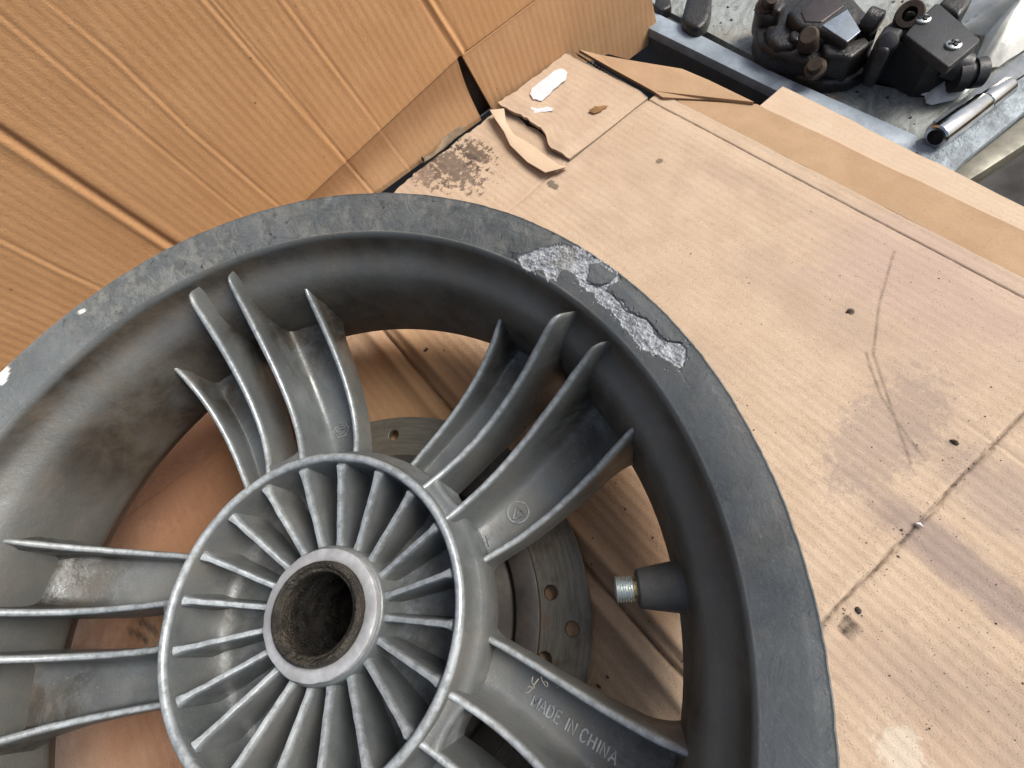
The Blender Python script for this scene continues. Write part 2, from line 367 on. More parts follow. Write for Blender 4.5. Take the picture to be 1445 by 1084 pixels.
crack2 = [on_face(*Z3(*p)) for p in [(866, 605), (880, 640), (905, 672)]]
crack3 = [on_face(*Z3(*p)) for p in [(582, 345), (620, 350), (652, 345)]]
white_polys = [[on_face(*p) for p in L] for L in ([(-5, 530), (14, 514), (18, 522), (10, 542), (-4, 548)], [(98, 492), (108, 488), (118, 486), (108, 497), (99, 500)], [(76, 520), (84, 515), (84, 521), (78, 525)], [(44, 550), (54, 546), (52, 552)], [(112, 440), (122, 435), (121, 441), (114, 446)])]
prof = [(.9148, face_z(.9148))]
prof += [(.9148+t*(.0852-.006), face_z(.9148+t*(.0852-.006))) for t in np.linspace(0, 1, 56)[1:]]
prof += [(.996, ZT-.0005), (.9985, ZT-.0025), (1.0, ZT-.008), (1.0, ZT-.018), (.997, ZT-.026), (.985, ZT-.036), (.955, ZT-.055), (.942, ZT-.075), (.938, ZT-.13), (.935, ZT-.19),
         (.925, ZT-.22), (.90, ZT-.25), (.875, ZT-.28), (.872, ZT-.36), (.88, ZT-.41), (.925, ZT-.45), (.935, ZT-.47), (.99, ZT-.50), (1.0, ZT-.515), (1.0, ZT-.528), (.99, ZT-.535), (.94, ZT-.53), (.92, ZT-.515), (.912, ZT-.49),
         (.895, ZT-.462), (.868, ZT-.446), (.848, ZT-.438), (.8415, ZT-.428), (.838, ZT-.41), (.834, ZT-.37), (.832, ZT-.31), (.834, ZT-.25), (.838, ZT-.21), (.843, ZT-.185), (.850, ZT-.163), (.859, ZT-.145), (.871, ZT-.132), (.883, ZT-.121), (.893, ZT-.110), (.899, ZT-.097), (.9025, ZT-.082), (.9045, ZT-.068), (.9065, ZT-.058), (.9090, ZT-.0510), (.9118, ZT-.0478)]
prof = np.array(prof)
angs = np.radians(np.concatenate([np.arange(-180, -46, .5), np.arange(-46, -10, .065), np.arange(-10, 180, .5)]))
Rr, An = np.meshgrid(prof[:, 0], angs); Zz = np.meshgrid(prof[:, 1], angs)[0].copy()
idx = np.meshgrid(np.arange(len(prof)), angs)[0]
X, Y = Rr*np.cos(An), Rr*np.sin(An)
facem = (idx < 60) | (idx > len(prof)-4)
nx = fbm(X*60, Y*60, 4)*.0050+fbm(X*260, Y*260, 3)*.0022; ny = fbm(X*60+40, Y*60+9, 4)*.0050+fbm(X*260+7, Y*260, 3)*.0022
chip = np.zeros(X.shape)
for dx, dy in ((0, 0), (.0008, 0), (-.0008, 0), (0, .0008), (0, -.0008)): chip += inpoly(X+nx+dx, Y+ny+dy, chip_poly)/5.
pd = pdist(X, Y, chip_poly+[chip_poly[0]])
chip = np.maximum(chip, sstep(.30, .36, fbm(X*150+3, Y*150, 4)-pd*22))
flake = inpoly(X+nx, Y+ny, flake_poly).astype(float)
chip = np.where(facem, chip*(1-flake), 0)
crk = np.where(facem, 1-sstep(.0004, .0017, np.minimum(np.minimum(pdist(X+nx*.5, Y+ny*.5, crack), pdist(X+nx*.5, Y+ny*.5, crack2)+.001), pdist(X+nx*.5, Y+ny*.5, crack3))), 0)
white = np.zeros(X.shape)
for wp in white_polys: white = np.maximum(white, inpoly(X+nx*.6, Y+ny*.6, wp)*1.)
white = np.where(facem & (idx < 57), white, 0)
deg = np.degrees(An)
worn = np.where(idx < 64, .25+.75*sstep(-28, -12, deg)*(1-sstep(60, 72, deg)), 0)
worn = np.maximum(worn, np.where(idx < 64, .8*sstep(.965, .99, Rr)*(fbm(X*9, Y*9)*.5+.6), 0))
deg_ = np.degrees(An)
barrel = np.where((idx > 78), 1-.45*np.exp(-((Zz-(ZT-.14))/.03)**2), 0.)*np.where(idx > len(prof)-4, .3, 1)*(1-.5*sstep(82, 100, deg_)*(1-sstep(150, 165, deg_)))  # paler crest and left arc paint the light into the dirt mask
grit = fbm(X*90, Y*90, 4)
streak = fbm(An*70, Rr*330+An*40, 4)*.7+.5*fbm(X*380, Y*380, 3)
Zz = Zz-chip*(.0016+.0012*grit+.0015*fbm(X*30, Y*30, 3)+.0022*streak)+np.where(facem & (idx < 58), worn*(.0016*fbm(X*28, Y*28, 4)), 0)-crk*.0022+flake*.001*grit
rad = np.where(idx < 66, 1+(.0012*fbm(An*30, Zz*20, 4)+.0008*fbm(An*160, Zz*60, 3))*(Rr > .98), 1)
V = np.stack([X*rad, Y*rad, Zz], -1).reshape(-1, 3)
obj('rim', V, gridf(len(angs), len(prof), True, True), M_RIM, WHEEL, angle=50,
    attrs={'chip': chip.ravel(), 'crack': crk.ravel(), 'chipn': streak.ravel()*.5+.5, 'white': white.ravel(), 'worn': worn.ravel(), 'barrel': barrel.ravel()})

# hub body with ring wall, dish and boss
hp = [(.1180, -.362), (.120, -.345), (.1525, -.3445), (.1565, -.3475), (.1585, -.353), (.1610, -.38), (.1660, -.425), (.1760, -.440), (.30, -.443), (.335, -.432), (.350, -.41), (.3545, -.36), (.3565, -.30), (.358, -.279), (.3605, -.2695), (.3645, -.2655), (.369, -.2645), (.374, -.2655), (.3785, -.270), (.381, -.279),
      (.3835, -.300), (.387, -.322), (.393, -.334), (.400, -.340), (.406, -.347), (.410, -.358), (.412, -.38), (.413, -.45), (.40, -.49), (.34, -.52), (.30, -.60), (.16, -.62), (.118, -.62)]
V, Fc = revolve([(r, ZT+z) for r, z in hp], 240, closed=True); rr = np.hypot(V[:, 0], V[:, 1])
V += np.array([mn.noise(Vector(v)*30)*.0009 for v in V])[:, None]*np.array([1, 1, .8])
o = obj('hub', V, Fc, M_PAINT, WHEEL, angle=50, attrs={'ridge': ((V[:, 2] > ZT-.272)*1.), 'recess_dark': .45*((V[:, 2] < ZT-.425) & (rr < .34))})  # dish floor between the fins darkened
HUB = o
bp_ = [(.1490, -.36), (.1490, -.333), (.1475, -.3292), (.145, -.3280), (.1215, -.3280), (.1185, -.330), (.1175, -.345), (.1175, -.40)]
V, Fc = revolve([(r, ZT+z) for r, z in bp_], 200)
nz = np.array([mn.noise(Vector(v)*55) for v in V]); rr = np.hypot(V[:, 0], V[:, 1]); V[:, 2] += np.where(rr > .112, nz*.0009, 0)
V[:, :2] *= (1+(nz*.010*(rr > .144)*(V[:, 2] > ZT-.345)))[:, None]
obj('hub_boss', V, Fc, M_ALU, WHEEL)
bs = [(.1178, -.345), (.1178, -.320), (.1160, -.3125), (.112, -.3075), (.1090, -.3055), (.1055, -.3065), (.1020, -.3100), (.0990, -.3150), (.0945, -.3165), (.0920, -.3210), (.0905, -.330), (.0900, -.36)]
bs = np.array(bs); fine_ = np.stack([np.interp(np.linspace(0, 1, 40), np.linspace(0, 1, len(bs)), bs[:, k]) for k in (0, 1)], 1)
V, Fc = revolve([(r, ZT+z) for r, z in fine_], 180)
nz = np.array([mn.noise(Vector(v)*70)+.5*mn.noise(Vector(v)*160) for v in V]); V[:, :2] *= (1+nz*.004)[:, None]; V[:, 2] += nz*.0006
BUSH = obj('bearing_seal', V, Fc, M_GREASE, WHEEL)
bz = np.concatenate([np.linspace(-.35, -.56, 30)]); br = .0898-.006*sstep(.38, .40, -bz)-.010*sstep(.47, .48, -bz)
pr = [(r, ZT+z) for r, z in zip(br, bz)]+[(.04, ZT-.561), (.001, ZT-.561)]
V, Fc = revolve(pr, 360); sa_ = np.arctan2(V[:, 1], V[:, 0]); V[:, :2] *= (1+.016*np.cos(sa_*60)*(V[:, 2] > ZT-.46))[:, None]; nz = np.array([mn.noise(Vector(v)*45)+.6*mn.noise(Vector(v)*110) for v in V]); V[:, :2] *= (1+nz*.022)[:, None]
obj('bore', V, Fc, M_BORE, BUSH)

# hub fins
PHI = .6597
def fin_mesh(an):
    n = 26; r = np.linspace(.150, .3575, n); t = (r-.1586)/(.3509-.1586)
    top = ZT-.354+.075*t; top = np.where(t > 1.0, ZT-.279-.010*(t-1.0)/.04, top)
    w = .0074+.0030*sstep(.88, 1.02, t)*1.6+.0025*(1-sstep(-.02, .10, t))
    cs = [(1.9, None), (1.45, -.07), (1.15, -.02), (1.0, -.007), (.72, -.0018), (0, 0), (-.72, -.0018), (-1.0, -.007), (-1.15, -.02), (-1.45, -.07), (-1.9, None)]
    V = []
    c, s_ = math.cos(an), math.sin(an)
    for i in range(n):
        for a, z in cs:
            zz = ZT-.46 if z is None else top[i]+z; tt = a*w[i]
            V.append((r[i]*c-tt*s_, r[i]*s_+tt*c, zz))
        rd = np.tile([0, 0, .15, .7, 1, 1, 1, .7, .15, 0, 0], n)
    V = np.array(V); V += np.array([[mn.noise(Vector(v)*40+Vector((0, 0, q_))) for q_ in (0, 7, 15)] for v in V])*np.array([.0012, .0012, .0008])
    return V, gridf(n, len(cs)), rd
for k in range(20):
    V, Fc, rd = fin_mesh(PHI-k*math.pi/10+ (.004*math.sin(k*2.3)))
    obj('hub_fin', V, Fc, M_PAINT, HUB, attrs={'ridge': rd})

# spokes
TH0 = -.4669
RIB = {1: (.4441, -.3231, .1821, -.3819, .0049, .1675), 2: (.1460, -.0833, -.0012, -.2946, -.1269, .3855),
       3: (-.1123, .1544, -.1011, -.2888, -.0920, .3016), 4: (-.3953, .2255, -.0832, -.3721, -.1197, .3372)}
def rib(k, s):
    x = RIB[k]; a = x[0]+x[1]*s+x[2]*s*s; z = x[3]+x[4]*s+x[5]*s*s
    cap = -.165 if k in (1, 4) else -.048
    z = np.where(z > cap-.03, cap-.03+.03*np.tanh((z-cap+.03)/.03), z)
    if k in (2, 3): z = z-.034*sstep(1.0, 1.15, s)
    return a, z+ZT
def spoke_mesh(outer, inner, gi):
    n = 60; s = np.linspace(-.045, 1.155, n); r = .4+.45*s; th = TH0+gi*2*math.pi/5
    sg = 1 if outer == 1 else -1
    ao, zo = rib(outer, s); ai, zi = rib(inner, s)
    # keep inside the hub under the ring
    dep = .062+.085*np.clip(s, 0, 1)**2; web = zo-dep
    web2 = web+.004
    w = .0078+.0008*s; w = w*(1-.25*sstep(.85, 1.0, s)-.30*sstep(.98, 1.10, s)); bot = web-.022
    flare = .030*np.clip((s-.82)/.2, 0, 1.2)**2+.030*np.clip((.09-s)/.12, 0, 1)**2
    flw = .05*np.clip((s-.82)/.2, 0, 1.2)**2
    cs = []
    def P(base, t, z): cs.append(np.stack([base+sg*t, z], -1))
    to = r*ao; ti = r*ai
    P(to, w*1.5+flare, bot); P(to, w*1.45+flare*.7, zo-.058); P(to, w*1.3+flare*.25, zo-.035); P(to, w*1.12+flare*.05, zo-.014); P(to, w*.92, zo-.0065); P(to, w*.6, zo-.0018); P(to, 0, zo); P(to, -w*.6, zo-.0018); P(to, -w*.92, zo-.0065); P(to, -w*1.08, zo-.014)
    P(to, -w*1.25-flw*.3, zo-.035); P(to, -w*1.45-flw*.5, web+.014); P(to, -w*1.7-flw*.6, web+.006); P(to, -w*2.1-flw*.7, web+.0015)
    mid0 = to-sg*w*2.6; mid1 = ti+sg*w*5.2
    for q in (0, .33, .66, 1): cs.append(np.stack([mid0*(1-q)+mid1*q, web*(1-q)+web2*q+.0008*np.sin(9*s+q*3)], -1))
    P(ti, w*4.0, web2+.003); P(ti, w*2.9, web2+.010); P(ti, w*2.1, web2+.026); P(ti, w*1.3, (web2+zi)/2); P(ti, w*1.1, zi-.016); P(ti, w*.93, zi-.0065); P(ti, w*.6, zi-.0018); P(ti, 0, zi); P(ti, -w*.6, zi-.0018); P(ti, -w*.93, zi-.0065); P(ti, -w*1.1, zi-.016)
    P(ti, -w*1.3, (bot+zi)/2); P(ti, -w*1.5, bot)
    C = np.stack(cs, 1)                       # n x m x 2 (tangential offset, z)
    m = C.shape[1]; rr = np.repeat(r[:, None], m, 1)
    ang = th+C[..., 0]/rr
    V = np.stack([rr*np.cos(ang), rr*np.sin(ang), C[..., 1]], -1)
    V += np.array([[mn.noise(Vector(v)*34)*.0007 for v in row] for row in V])[..., None]
    V = V.reshape(-1, 3); Fc = gridf(n, m, False, True)
    if sg < 0: Fc = Fc[:, ::-1]
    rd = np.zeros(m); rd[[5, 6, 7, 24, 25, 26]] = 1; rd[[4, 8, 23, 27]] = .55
    gm = np.ones(m)*.95; gm[3:10] = .2; gm[22:29] = .2  # outer webs darkened: shade of the deep ends painted in with grime
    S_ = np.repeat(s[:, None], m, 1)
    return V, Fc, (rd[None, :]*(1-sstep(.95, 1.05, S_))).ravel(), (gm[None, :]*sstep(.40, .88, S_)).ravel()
SP = {}
for gi in range(5):
    for q_, (a_, b_) in enumerate(((1, 2), (4, 3))):
        V, Fc, rd, gm = spoke_mesh(a_, b_, gi)
        SP[(gi, q_)] = obj('spoke', V, Fc, M_PAINT, WHEEL, angle=55, attrs={'ridge': rd, 'recess_dark': gm})
    # bridge between the two inner ribs at the hub end
    n = 15; q = np.linspace(0, 1, n); V = []
    a2, z2 = rib(2, np.array([.02])); a3, z3 = rib(3, np.array([.02]))
    cols = []
    for t in q:
        a = (a2*(1-t)+a3*t)[0]+TH0+gi*2*math.pi/5; zt = (z2*(1-t)+z3*t)[0]
        ed = .404+.014*(abs(2*t-1))**3
        col = [(.372, ZT-.315), (.380, zt+.002), (.388, zt-.004), (.397, zt-.003), (ed, zt-.004), (ed+.006, zt-.009), (ed+.008, zt-.02), (ed+.009, ZT-.46), (.375, ZT-.46)]
        cols += [(r_*math.cos(a), r_*math.sin(a), z_) for r_, z_ in col]
    obj('bridge', np.array(cols), gridf(n, 9, False, True), M_PAINT, HUB, angle=55)

# cast lettering and marks on the spoke webs
def web_z(gi_outer, u, v):
    outer, inner, gi = gi_outer; z = ZT-.35
    for _ in range(12):
        P = at(u, v, z); r = math.hypot(P[0], P[1]); s = (r-.4)/.45; zo = rib(outer, np.array([s]))[1][0]; z = zo-(.062+.085*min(max(s, 0), 1)**2)+.001
    return z
def strokes_tube(lines, r): return merge(*[tube(L, r, 6) for L in lines])
LET = {'M': [[(0, 0), (0, 1), (.35, .35), (.7, 1), (.7, 0)]], 'A': [[(0, 0), (.35, 1), (.7, 0)], [(.13, .36), (.57, .36)]], 'D': [[(0, 0), (0, 1), (.35, 1), (.6, .75), (.6, .25), (.35, 0), (0, 0)]],
       'E': [[(.55, 1), (0, 1), (0, 0), (.55, 0)], [(0, .52), (.45, .52)]], 'I': [[(.1, 0), (.1, 1)]], 'N': [[(0, 0), (0, 1), (.6, 0), (.6, 1)]],
       'C': [[(.6, .8), (.4, 1), (.2, 1), (0, .75), (0, .25), (.2, 0), (.4, 0), (.6, .2)]], 'H': [[(0, 0), (0, 1)], [(.6, 0), (.6, 1)], [(0, .52), (.6, .52)]], ' ': []}
ADV = {'I': .42, ' ': .38}
def lettering():
    sp = (1, 2, -1); p0 = (749, 995); p1 = (858, 1073)
    A = at(*p0, web_z(sp, *p0)); B = at(*p1, web_z(sp, *p1)); d = (B-A); L = np.linalg.norm(d); d /= L
    up = np.cross([0, 0, 1.0], d); up /= np.linalg.norm(up)
    txt = 'MADE IN CHINA'; H = L/(sum(ADV.get(c, .92) for c in txt[:-1])*1.0)*1.0; x = 0; lines = []
    for c in txt:
        for st in LET[c]:
            pts = []
            for (a, b) in st:
                P = A+d*((x+a)*H)+up*(b*H*1.12)
                r = math.hypot(P[0], P[1]); s = (r-.4)/.45; P[2] = rib(1, np.array([s]))[1][0]-(.062+.085*min(max(s, 0), 1)**2)+.0028; pts.append(P)
            lines.append(pts)
        x += ADV.get(c, .92)
    V, Fc = strokes_tube(lines, .0027)
    obj('lettering', V, Fc, M_PAINT, SP[(4, 0)], attrs={'ridge': np.full(len(V), .55)})['label'] = 'raised cast letters reading MADE IN CHINA'
lettering()
def mark(spk, parent, cx, cy, shape, lab):
    z = web_z(spk, cx, cy); A = at(cx, cy, z+.002); B = at(cx+10, cy-3, z+.002); d = B-A; px = np.linalg.norm(d)/math.hypot(10, 3); d /= np.linalg.norm(d); up = np.cross([0, 0, 1.0], d)
    f = lambda L: [A+d*(x*px)+up*(y*px) for x, y in L]
    obj('cast_mark', *strokes_tube([f(L) for L in shape], .0024), M_PAINT, parent)['label'] = lab
circ = lambda r, n=20, a0=0, a1=360: [(r*math.cos(math.radians(a0+(a1-a0)*i/n)), r*math.sin(math.radians(a0+(a1-a0)*i/n))) for i in range(n+1)]
mark((4, 3, 0), SP[(0, 1)], 731, 723, [circ(15), [(-9, -7), (0, 10), (9, -7), (-9, -7)], [(-3, -6), (2, 3), (7, -1)]], 'raised cast ring around a triangle mark')
mark((4, 3, 1), SP[(1, 1)], 482, 607, [circ(11, 6), circ(7, 6), [(-3, -3), (-3, 3), (3, 0), (-3, 0)]], 'raised cast hexagon mark')
mark((4, 3, 0), SP[(0, 1)], 684, 766, [[(-6, 8), (-4, -8)], [(4, 9), (6, -6)], [(-5, 0), (5, 2)]], 'raised cast tally mark')

# valve stem
th = TH0-math.pi/5
rv0 = np.array([.845*math.cos(th), .845*math.sin(th), ZT-.255]); tip = at(869, 832, ZT-.245); dv = tip-rv0; Lv = np.linalg.norm(dv)
rp = [(-.03, .062), (-.002, .060), (.008, .0535), (.014, .050), (.05, .0445), (.088, .0385), (.093, .0375), (.0965, .033), (.0965, .018)]
VS = obj('valve_stem', *lathe(rp, rv0, dv, 40), M_RUB, WHEEL)
obj('valve_neck', *lathe([(.09, .022), (.109, .022), (.109, .02)], rv0, dv, 32), M_BRASS, VS)
tp = []; x = .104
while x < Lv-.004: tp += [(x, .0232), (x+.0018, .0252), (x+.0030, .0252), (x+.0046, .0232)]; x += .0050
tp += [(Lv-.002, .0225), (Lv, .019), (Lv-.001, .011), (Lv-.02, .010)]
obj('valve_thread', *lathe(tp, rv0, dv, 36), M_ZINC, VS)

# brake disc (real drilled holes)
def disc_mesh(ro, ri, holes, zt, zb):
    cu = bpy.data.curves.new('t', 'CURVE'); cu.dimensions = '2D'; cu.fill_mode = 'BOTH'; cu.extrude = (zt-zb)/2-.0025; cu.bevel_depth = .0025; cu.bevel_resolution = 1; cu.offset = -.0025
    def ring(cx_, cy_, r, n):
        sp = cu.splines.new('POLY'); sp.points.add(n-1); sp.use_cyclic_u = True
        for i in range(n): a = 2*math.pi*i/n; sp.points[i].co = (cx_+r*math.cos(a), cy_+r*math.sin(a), 0, 1)
    ring(0, 0, ro, 220); ring(0, 0, ri, 160)
    for r, d, hr in holes: ring(r*math.cos(math.radians(d)), r*math.sin(math.radians(d)), hr, 22)
    ob = bpy.data.objects.new('t', cu); COL.objects.link(ob); dg = bpy.context.evaluated_depsgraph_get(); me = ob.evaluated_get(dg).to_mesh()
    V = np.array([v.co[:] for v in me.vertices]); V[:, 2] += (zt+zb)/2; Fc = [tuple(p.vertices) for p in me.polygons]
    bpy.data.objects.remove(ob); bpy.data.curves.remove(cu); return V, Fc
ZD = ZT-.6528
holes = [(.464, -49.5, .0195), (.518, -59.7, .0195), (.572, -69.6, .0195), (.505, -78.6, .0195), (.561, 25.4, .018)]
k = 0
for a in np.arange(-91, -320, -10.5):
    if abs(((a-25.4+180) % 360)-180) > 14 and abs(((a+64+180) % 360)-180) > 21: holes.append(((.464, .518, .572, .518)[k % 4], a, .019))
    k += 1
DISC = obj('brake_disc', *disc_mesh(.6255, .478, holes, ZD, ZD-.022), M_DISC, WHEEL, angle=35)
cp = [(.30, ZD-.03), (.486, ZD-.03), (.487, ZD+.006), (.484, ZD+.0125), (.480, ZD+.014), (.424, ZD+.014), (.419, ZD+.011), (.417, ZD-.02), (.33, ZD-.022)]
obj('disc_carrier', *revolve(cp, 160), M_CARR, DISC)
obj('hub_back', *revolve([(.415, ZD-.024), (.39, ZD-.006), (.31, ZD-.004), (.28, ZD+.03), (.1, ZD+.03)], 120), M_HUBF, WHEEL)

# little straw fibres caught on the spoke
fb = []
for (u, v) in ((752, 955), (768, 962), (786, 970), (760, 958)):
    z0 = rib(1, np.array([.3]))[1][0]; P = at(u, v, z0-.01); pts = [P]
    d = rng.randn(3)*.4
    for i in range(9): d = d*.75+rng.randn(3)*.35; P = P+d/np.linalg.norm(d)*.005; P[2] = max(P[2], z0-.03); pts.append(P)
    fb.append(tube(pts, np.linspace(.0014, .0005, len(pts)), 5))
obj('straw_fibre', *merge(*fb), M_FIBRE)
tag(bpy.data.objects['straw_fibre'], 'tuft of dry straw fibres caught on the spoke above the cast lettering', 'fibre tuft')

# ---- cardboard floor sheet ------------------------------------------------------
SHEET = thing('cardboard_sheet', 'flattened corrugated cardboard box laid out under the wheel, stained and creased', 'cardboard', fw(.2, 0, -.012))
def corr(b): return np.cos(2*np.pi*b/PITCH)
def axis(lo, hi, step, fine_at=(), fs=.006, fw_=.04):
    L = list(np.arange(lo, hi, step))+[hi]
    for c in fine_at: L += list(np.arange(max(lo, c-fw_), min(hi, c+fw_), fs))
    return np.array(sorted(set(np.round(L, 4))))
PK = [fl(u, v) for u, v in ((1222, 498), (1228, 520), (1243, 560), (1262, 590), (1290, 630), (1305, 650))]
PK2 = [fl(u, v) for u, v in ((1262, 355), (1240, 430), (1232, 500), (1262, 590), (1285, 655))]
_p = [q[0] for q in PK+PK2]; PKR = (min(_p), max(_p)+.02)
HK = [[fl(u, v) for u, v in L] for L in ([(180, 905), (188, 880)], [(192, 905), (200, 876)], [(204, 903), (212, 872)], [(216, 898), (222, 878)],
      [(1186, 885), (1196, 872), (1204, 880), (1192, 893)])]
def sheet(name, a, b, zf, mat, warp=None, T=.014):
    A, B = np.meshgrid(a, b, indexing='ij'); Z = zf(A, B); A2, B2 = (warp(A, B) if warp else (A, B))
    top = A2[..., None]*E1+B2[..., None]*E2+Z[..., None]*np.array([0, 0, 1.]); n1, n2 = A.shape
    V = top.reshape(-1, 3); Fc = gridf(n1, n2)
    if np.dot(np.cross(E1, E2), [0, 0, 1]) < 0: Fc = Fc[:, ::-1]
    # skirts (the corrugated cut edge)
    edge = np.concatenate([np.arange(n2), np.arange(1, n1)*n2+n2-1, (n1-1)*n2+np.arange(n2-2, -1, -1), np.arange(n1-2, 0, -1)*n2])
    E_ = V[edge].copy(); E_[:, 2] -= T; base = len(V); V = np.concatenate([V, E_]); m = len(edge)
    sk_ = np.stack([edge, np.roll(edge, -1), base+(np.arange(m)+1) % m, base+np.arange(m)], -1)
    fe = np.concatenate([np.stack([A2, B2, Z*0], -1).reshape(-1, 3), np.stack([(V[edge] @ E1), (V[edge] @ E2), V[edge][:, 2]*0+.1], -1)])
    mk = np.zeros(len(fe))
    if mat is M_FLOOR:
        for L in (PK, PK2): mk = np.maximum(mk, .55*(1-sstep(.002, .0055, pdist(fe[:, 0], fe[:, 1], L))))
        for L in HK: mk = np.maximum(mk, 1-sstep(.004, .010, pdist(fe[:, 0]+.004*vn(fe[:, 0]*90, fe[:, 1]*90), fe[:, 1], L)))
        for d1 in (.79,): mk = np.maximum(mk, .55*(1-sstep(.002, .007, abs(fe[:, 0]-d1-.003*vn(fe[:, 1]*40, fe[:, 1])))))
        mk = np.maximum(mk, .7*(1-sstep(.002, .006, abs(fe[:, 1]-2.083))))
        mk = np.maximum(mk, .6*(1-sstep(.002, .006, abs(fe[:, 1]-.555))))
    mk[base:] = .6
    return obj(name, V, np.concatenate([Fc, sk_]), mat, SHEET, attrs={'fe': fe, 'mark': mk}, angle=60)
def groove(x, c, d, w): return -d*np.exp(-((x-c)/w)**2)
def zmain(A, B):
    z = .00058*corr(B+.004*vn(A*1.3, B*.8))*(.35+.65*sstep(-.3, .5, fbm(A*.9, B*1.5, 3)+.3*sstep(.2, 1.2, A)))+.006*fbm(A*1.1, B*1.1, 3)+.0016*fbm(A*7, B*7, 3)
    z += groove(A, -.945+.004*vn(B*9, B*0), .006, .005)+.003*np.exp(-((A+.915)/.02)**2)
    z += groove(A, .79+.004*vn(B*9, B*0)+.002*vn(B*50, B*0), .006, .0035)+.0025*np.exp(-((A-.812)/.016)**2)+.002*np.exp(-((A-.768)/.016)**2)
    z += groove(B, 2.083, .006, .004)
    z += .016*np.exp(-((B-.60)/.020)**2)+.014*np.exp(-((B-.505)/.022)**2)+groove(B, .555+.004*vn(A*12, A*0), .014, .007)
    z -= .010*sstep(2.0, 2.15, B)
    z += groove(B, 1.62+.02*vn(A*3, A*0), .004, .006)*sstep(.6, .9, A)
    return z
aM = axis(-1.462, 2.3, .03, (-.945, .79, -1.45), .004, .03)
def bline(lo, hi): return np.concatenate([np.arange(lo, hi-1e-6, .0045), [hi]])
def warp_left(A, B):
    k = np.exp(-((A+1.462)/.05)**2); return A+k*(.014*fbm(B*9, B*0+3, 4)+.006*vn(B*45, B*0)), B
# main panel left part (below the tear) and main panel right of the first crease
def zleft(A, B): return zmain(A, B)-.004
pieces = []
sheet('bottom_panel', axis(-.935, 2.3, .03, (-.945, .79)+tuple(np.arange(PKR[0], PKR[1], .05)), .0045, .03), bline(-2.6, 2.15), zmain, M_FLOOR)
sheet('end_panel', axis(-1.462, -.937, .02, (-.945, -1.45), .004, .03), bline(-2.6, 1.665), zleft, M_FLOOR,
      lambda A, B: (warp_left(A, B)[0], B+.02*np.exp(-((B-1.665)/.03)**2)*fbm(A*14, A*0, 4)))
# raised label flap (torn edge towards the wheel)
TB = lambda A: 1.655+.03*fbm(A*10, A*0+2, 4)-.05*sstep(-1.2, -1.0, A)
def zpatch(A, B): return .016+.00030*corr(B)+.010*sstep(1.8, 1.62, B)+.004*fbm(A*3, B*3, 3)+.0015*fbm(A*14, B*14, 3)-.012*sstep(-1.0, -.94, A)
bb = bline(1.64, 2.085)
def warp_patch(A, B):
    k = np.exp(-((A+1.462)/.04)**2); t = (B-1.64)/(.445); return A+k*.006*vn(B*45, B*0), TB(A)+t*(2.085-TB(A))
sheet('label_flap', axis(-1.468, -.940, .008), bb, zpatch, M_FLOOR, warp_patch)
# right-hand closing strip: narrow rounded shoulder, darker smooth band, pale outer flap
B1, B2 = 2.152, float(np.mean([fl(u, v, -.036)[1] for u, v in ((1062, 143), (1179, 204), (1315, 260))]))
def zside(A, B): return -.012-.026*sstep(B1-.02, B2+.02, B)+.0025*fbm(A*4, B*6, 3)
sheet('tape_band', axis(-.84, 2.3, .03, (-.84,), .01, .05), np.linspace(B1, B2, 18), zside, M_TAPE, lambda A, B: (A+(1-sstep(0, .6, A+.84))*.262*(B-B1)/(B2-B1), B+.004*fbm(A*8, A*0)), T=.010)
OF = [fl(*p, -.042) for p in ((1068, 143), (1102, 120), (1200, 160), (1296, 200), (1380, 246), (1445, 290))]
slope = (OF[-1][1]-OF[1][1])/(OF[-1][0]-OF[1][0])
def warp_outer(A, B):
    t = (B-B2+.03)/.2; hi = OF[1][1]+slope*(A-OF[1][0])+.006*fbm(A*7, A*0, 4); return A+.0*B, (B2-.03)+t*(hi-(B2-.03))
sheet('outer_flap', axis(OF[1][0]+.01, 2.3, .03), np.linspace(B2-.03, B2+.17, 30), lambda A, B: -.044+.0015*fbm(A*4, B*5, 3)+.0002*corr(B), M_PALE, warp_outer, T=.016)
# corner flap past the slit
cpx = [(817, 70), (845, 77), (884, 84), (925, 91), (962, 97), (1000, 113), (1064, 144), (1000, 141), (935, 137), (921, 128), (868, 99)]
Vc = [at(u, v, (.006 if i in (0, 8, 9, 10) else -.01 if i in (1, 2, 3) else -.022)) for i, (u, v) in enumerate(cpx)]
V, Fc = prism([tuple(p) for p in Vc], 0, 0); nT = len(cpx); V[nT:, :] = V[:nT]; V[nT:, 2] -= .014
obj('corner_flap', V, Fc, M_TAPE, SHEET, smooth=False, attrs={'fe': np.stack([V@E1, V@E2, V[:, 2]*0], -1), 'mark': np.concatenate([np.zeros(nT), np.ones(nT)*.6])})
# corrugated core showing in the slit, near black to paint its shade
V = []; n = 90
A0, A1_ = fl(812, 74), fl(914, 136)
for i in range(n):
    t = i/(n-1); a = A0*(1-t)+A1_*t
    for db, z in ((-.008, .004+.003*((i//2) % 2)), (.004, -.004-.006*((i//2) % 2)), (.010, -.022)): V.append(fw(a[0], a[1]+db+.0015*math.sin(i*1.7), z))
obj('slit_core', np.array(V), gridf(n, 3), M_DARKC, SHEET)
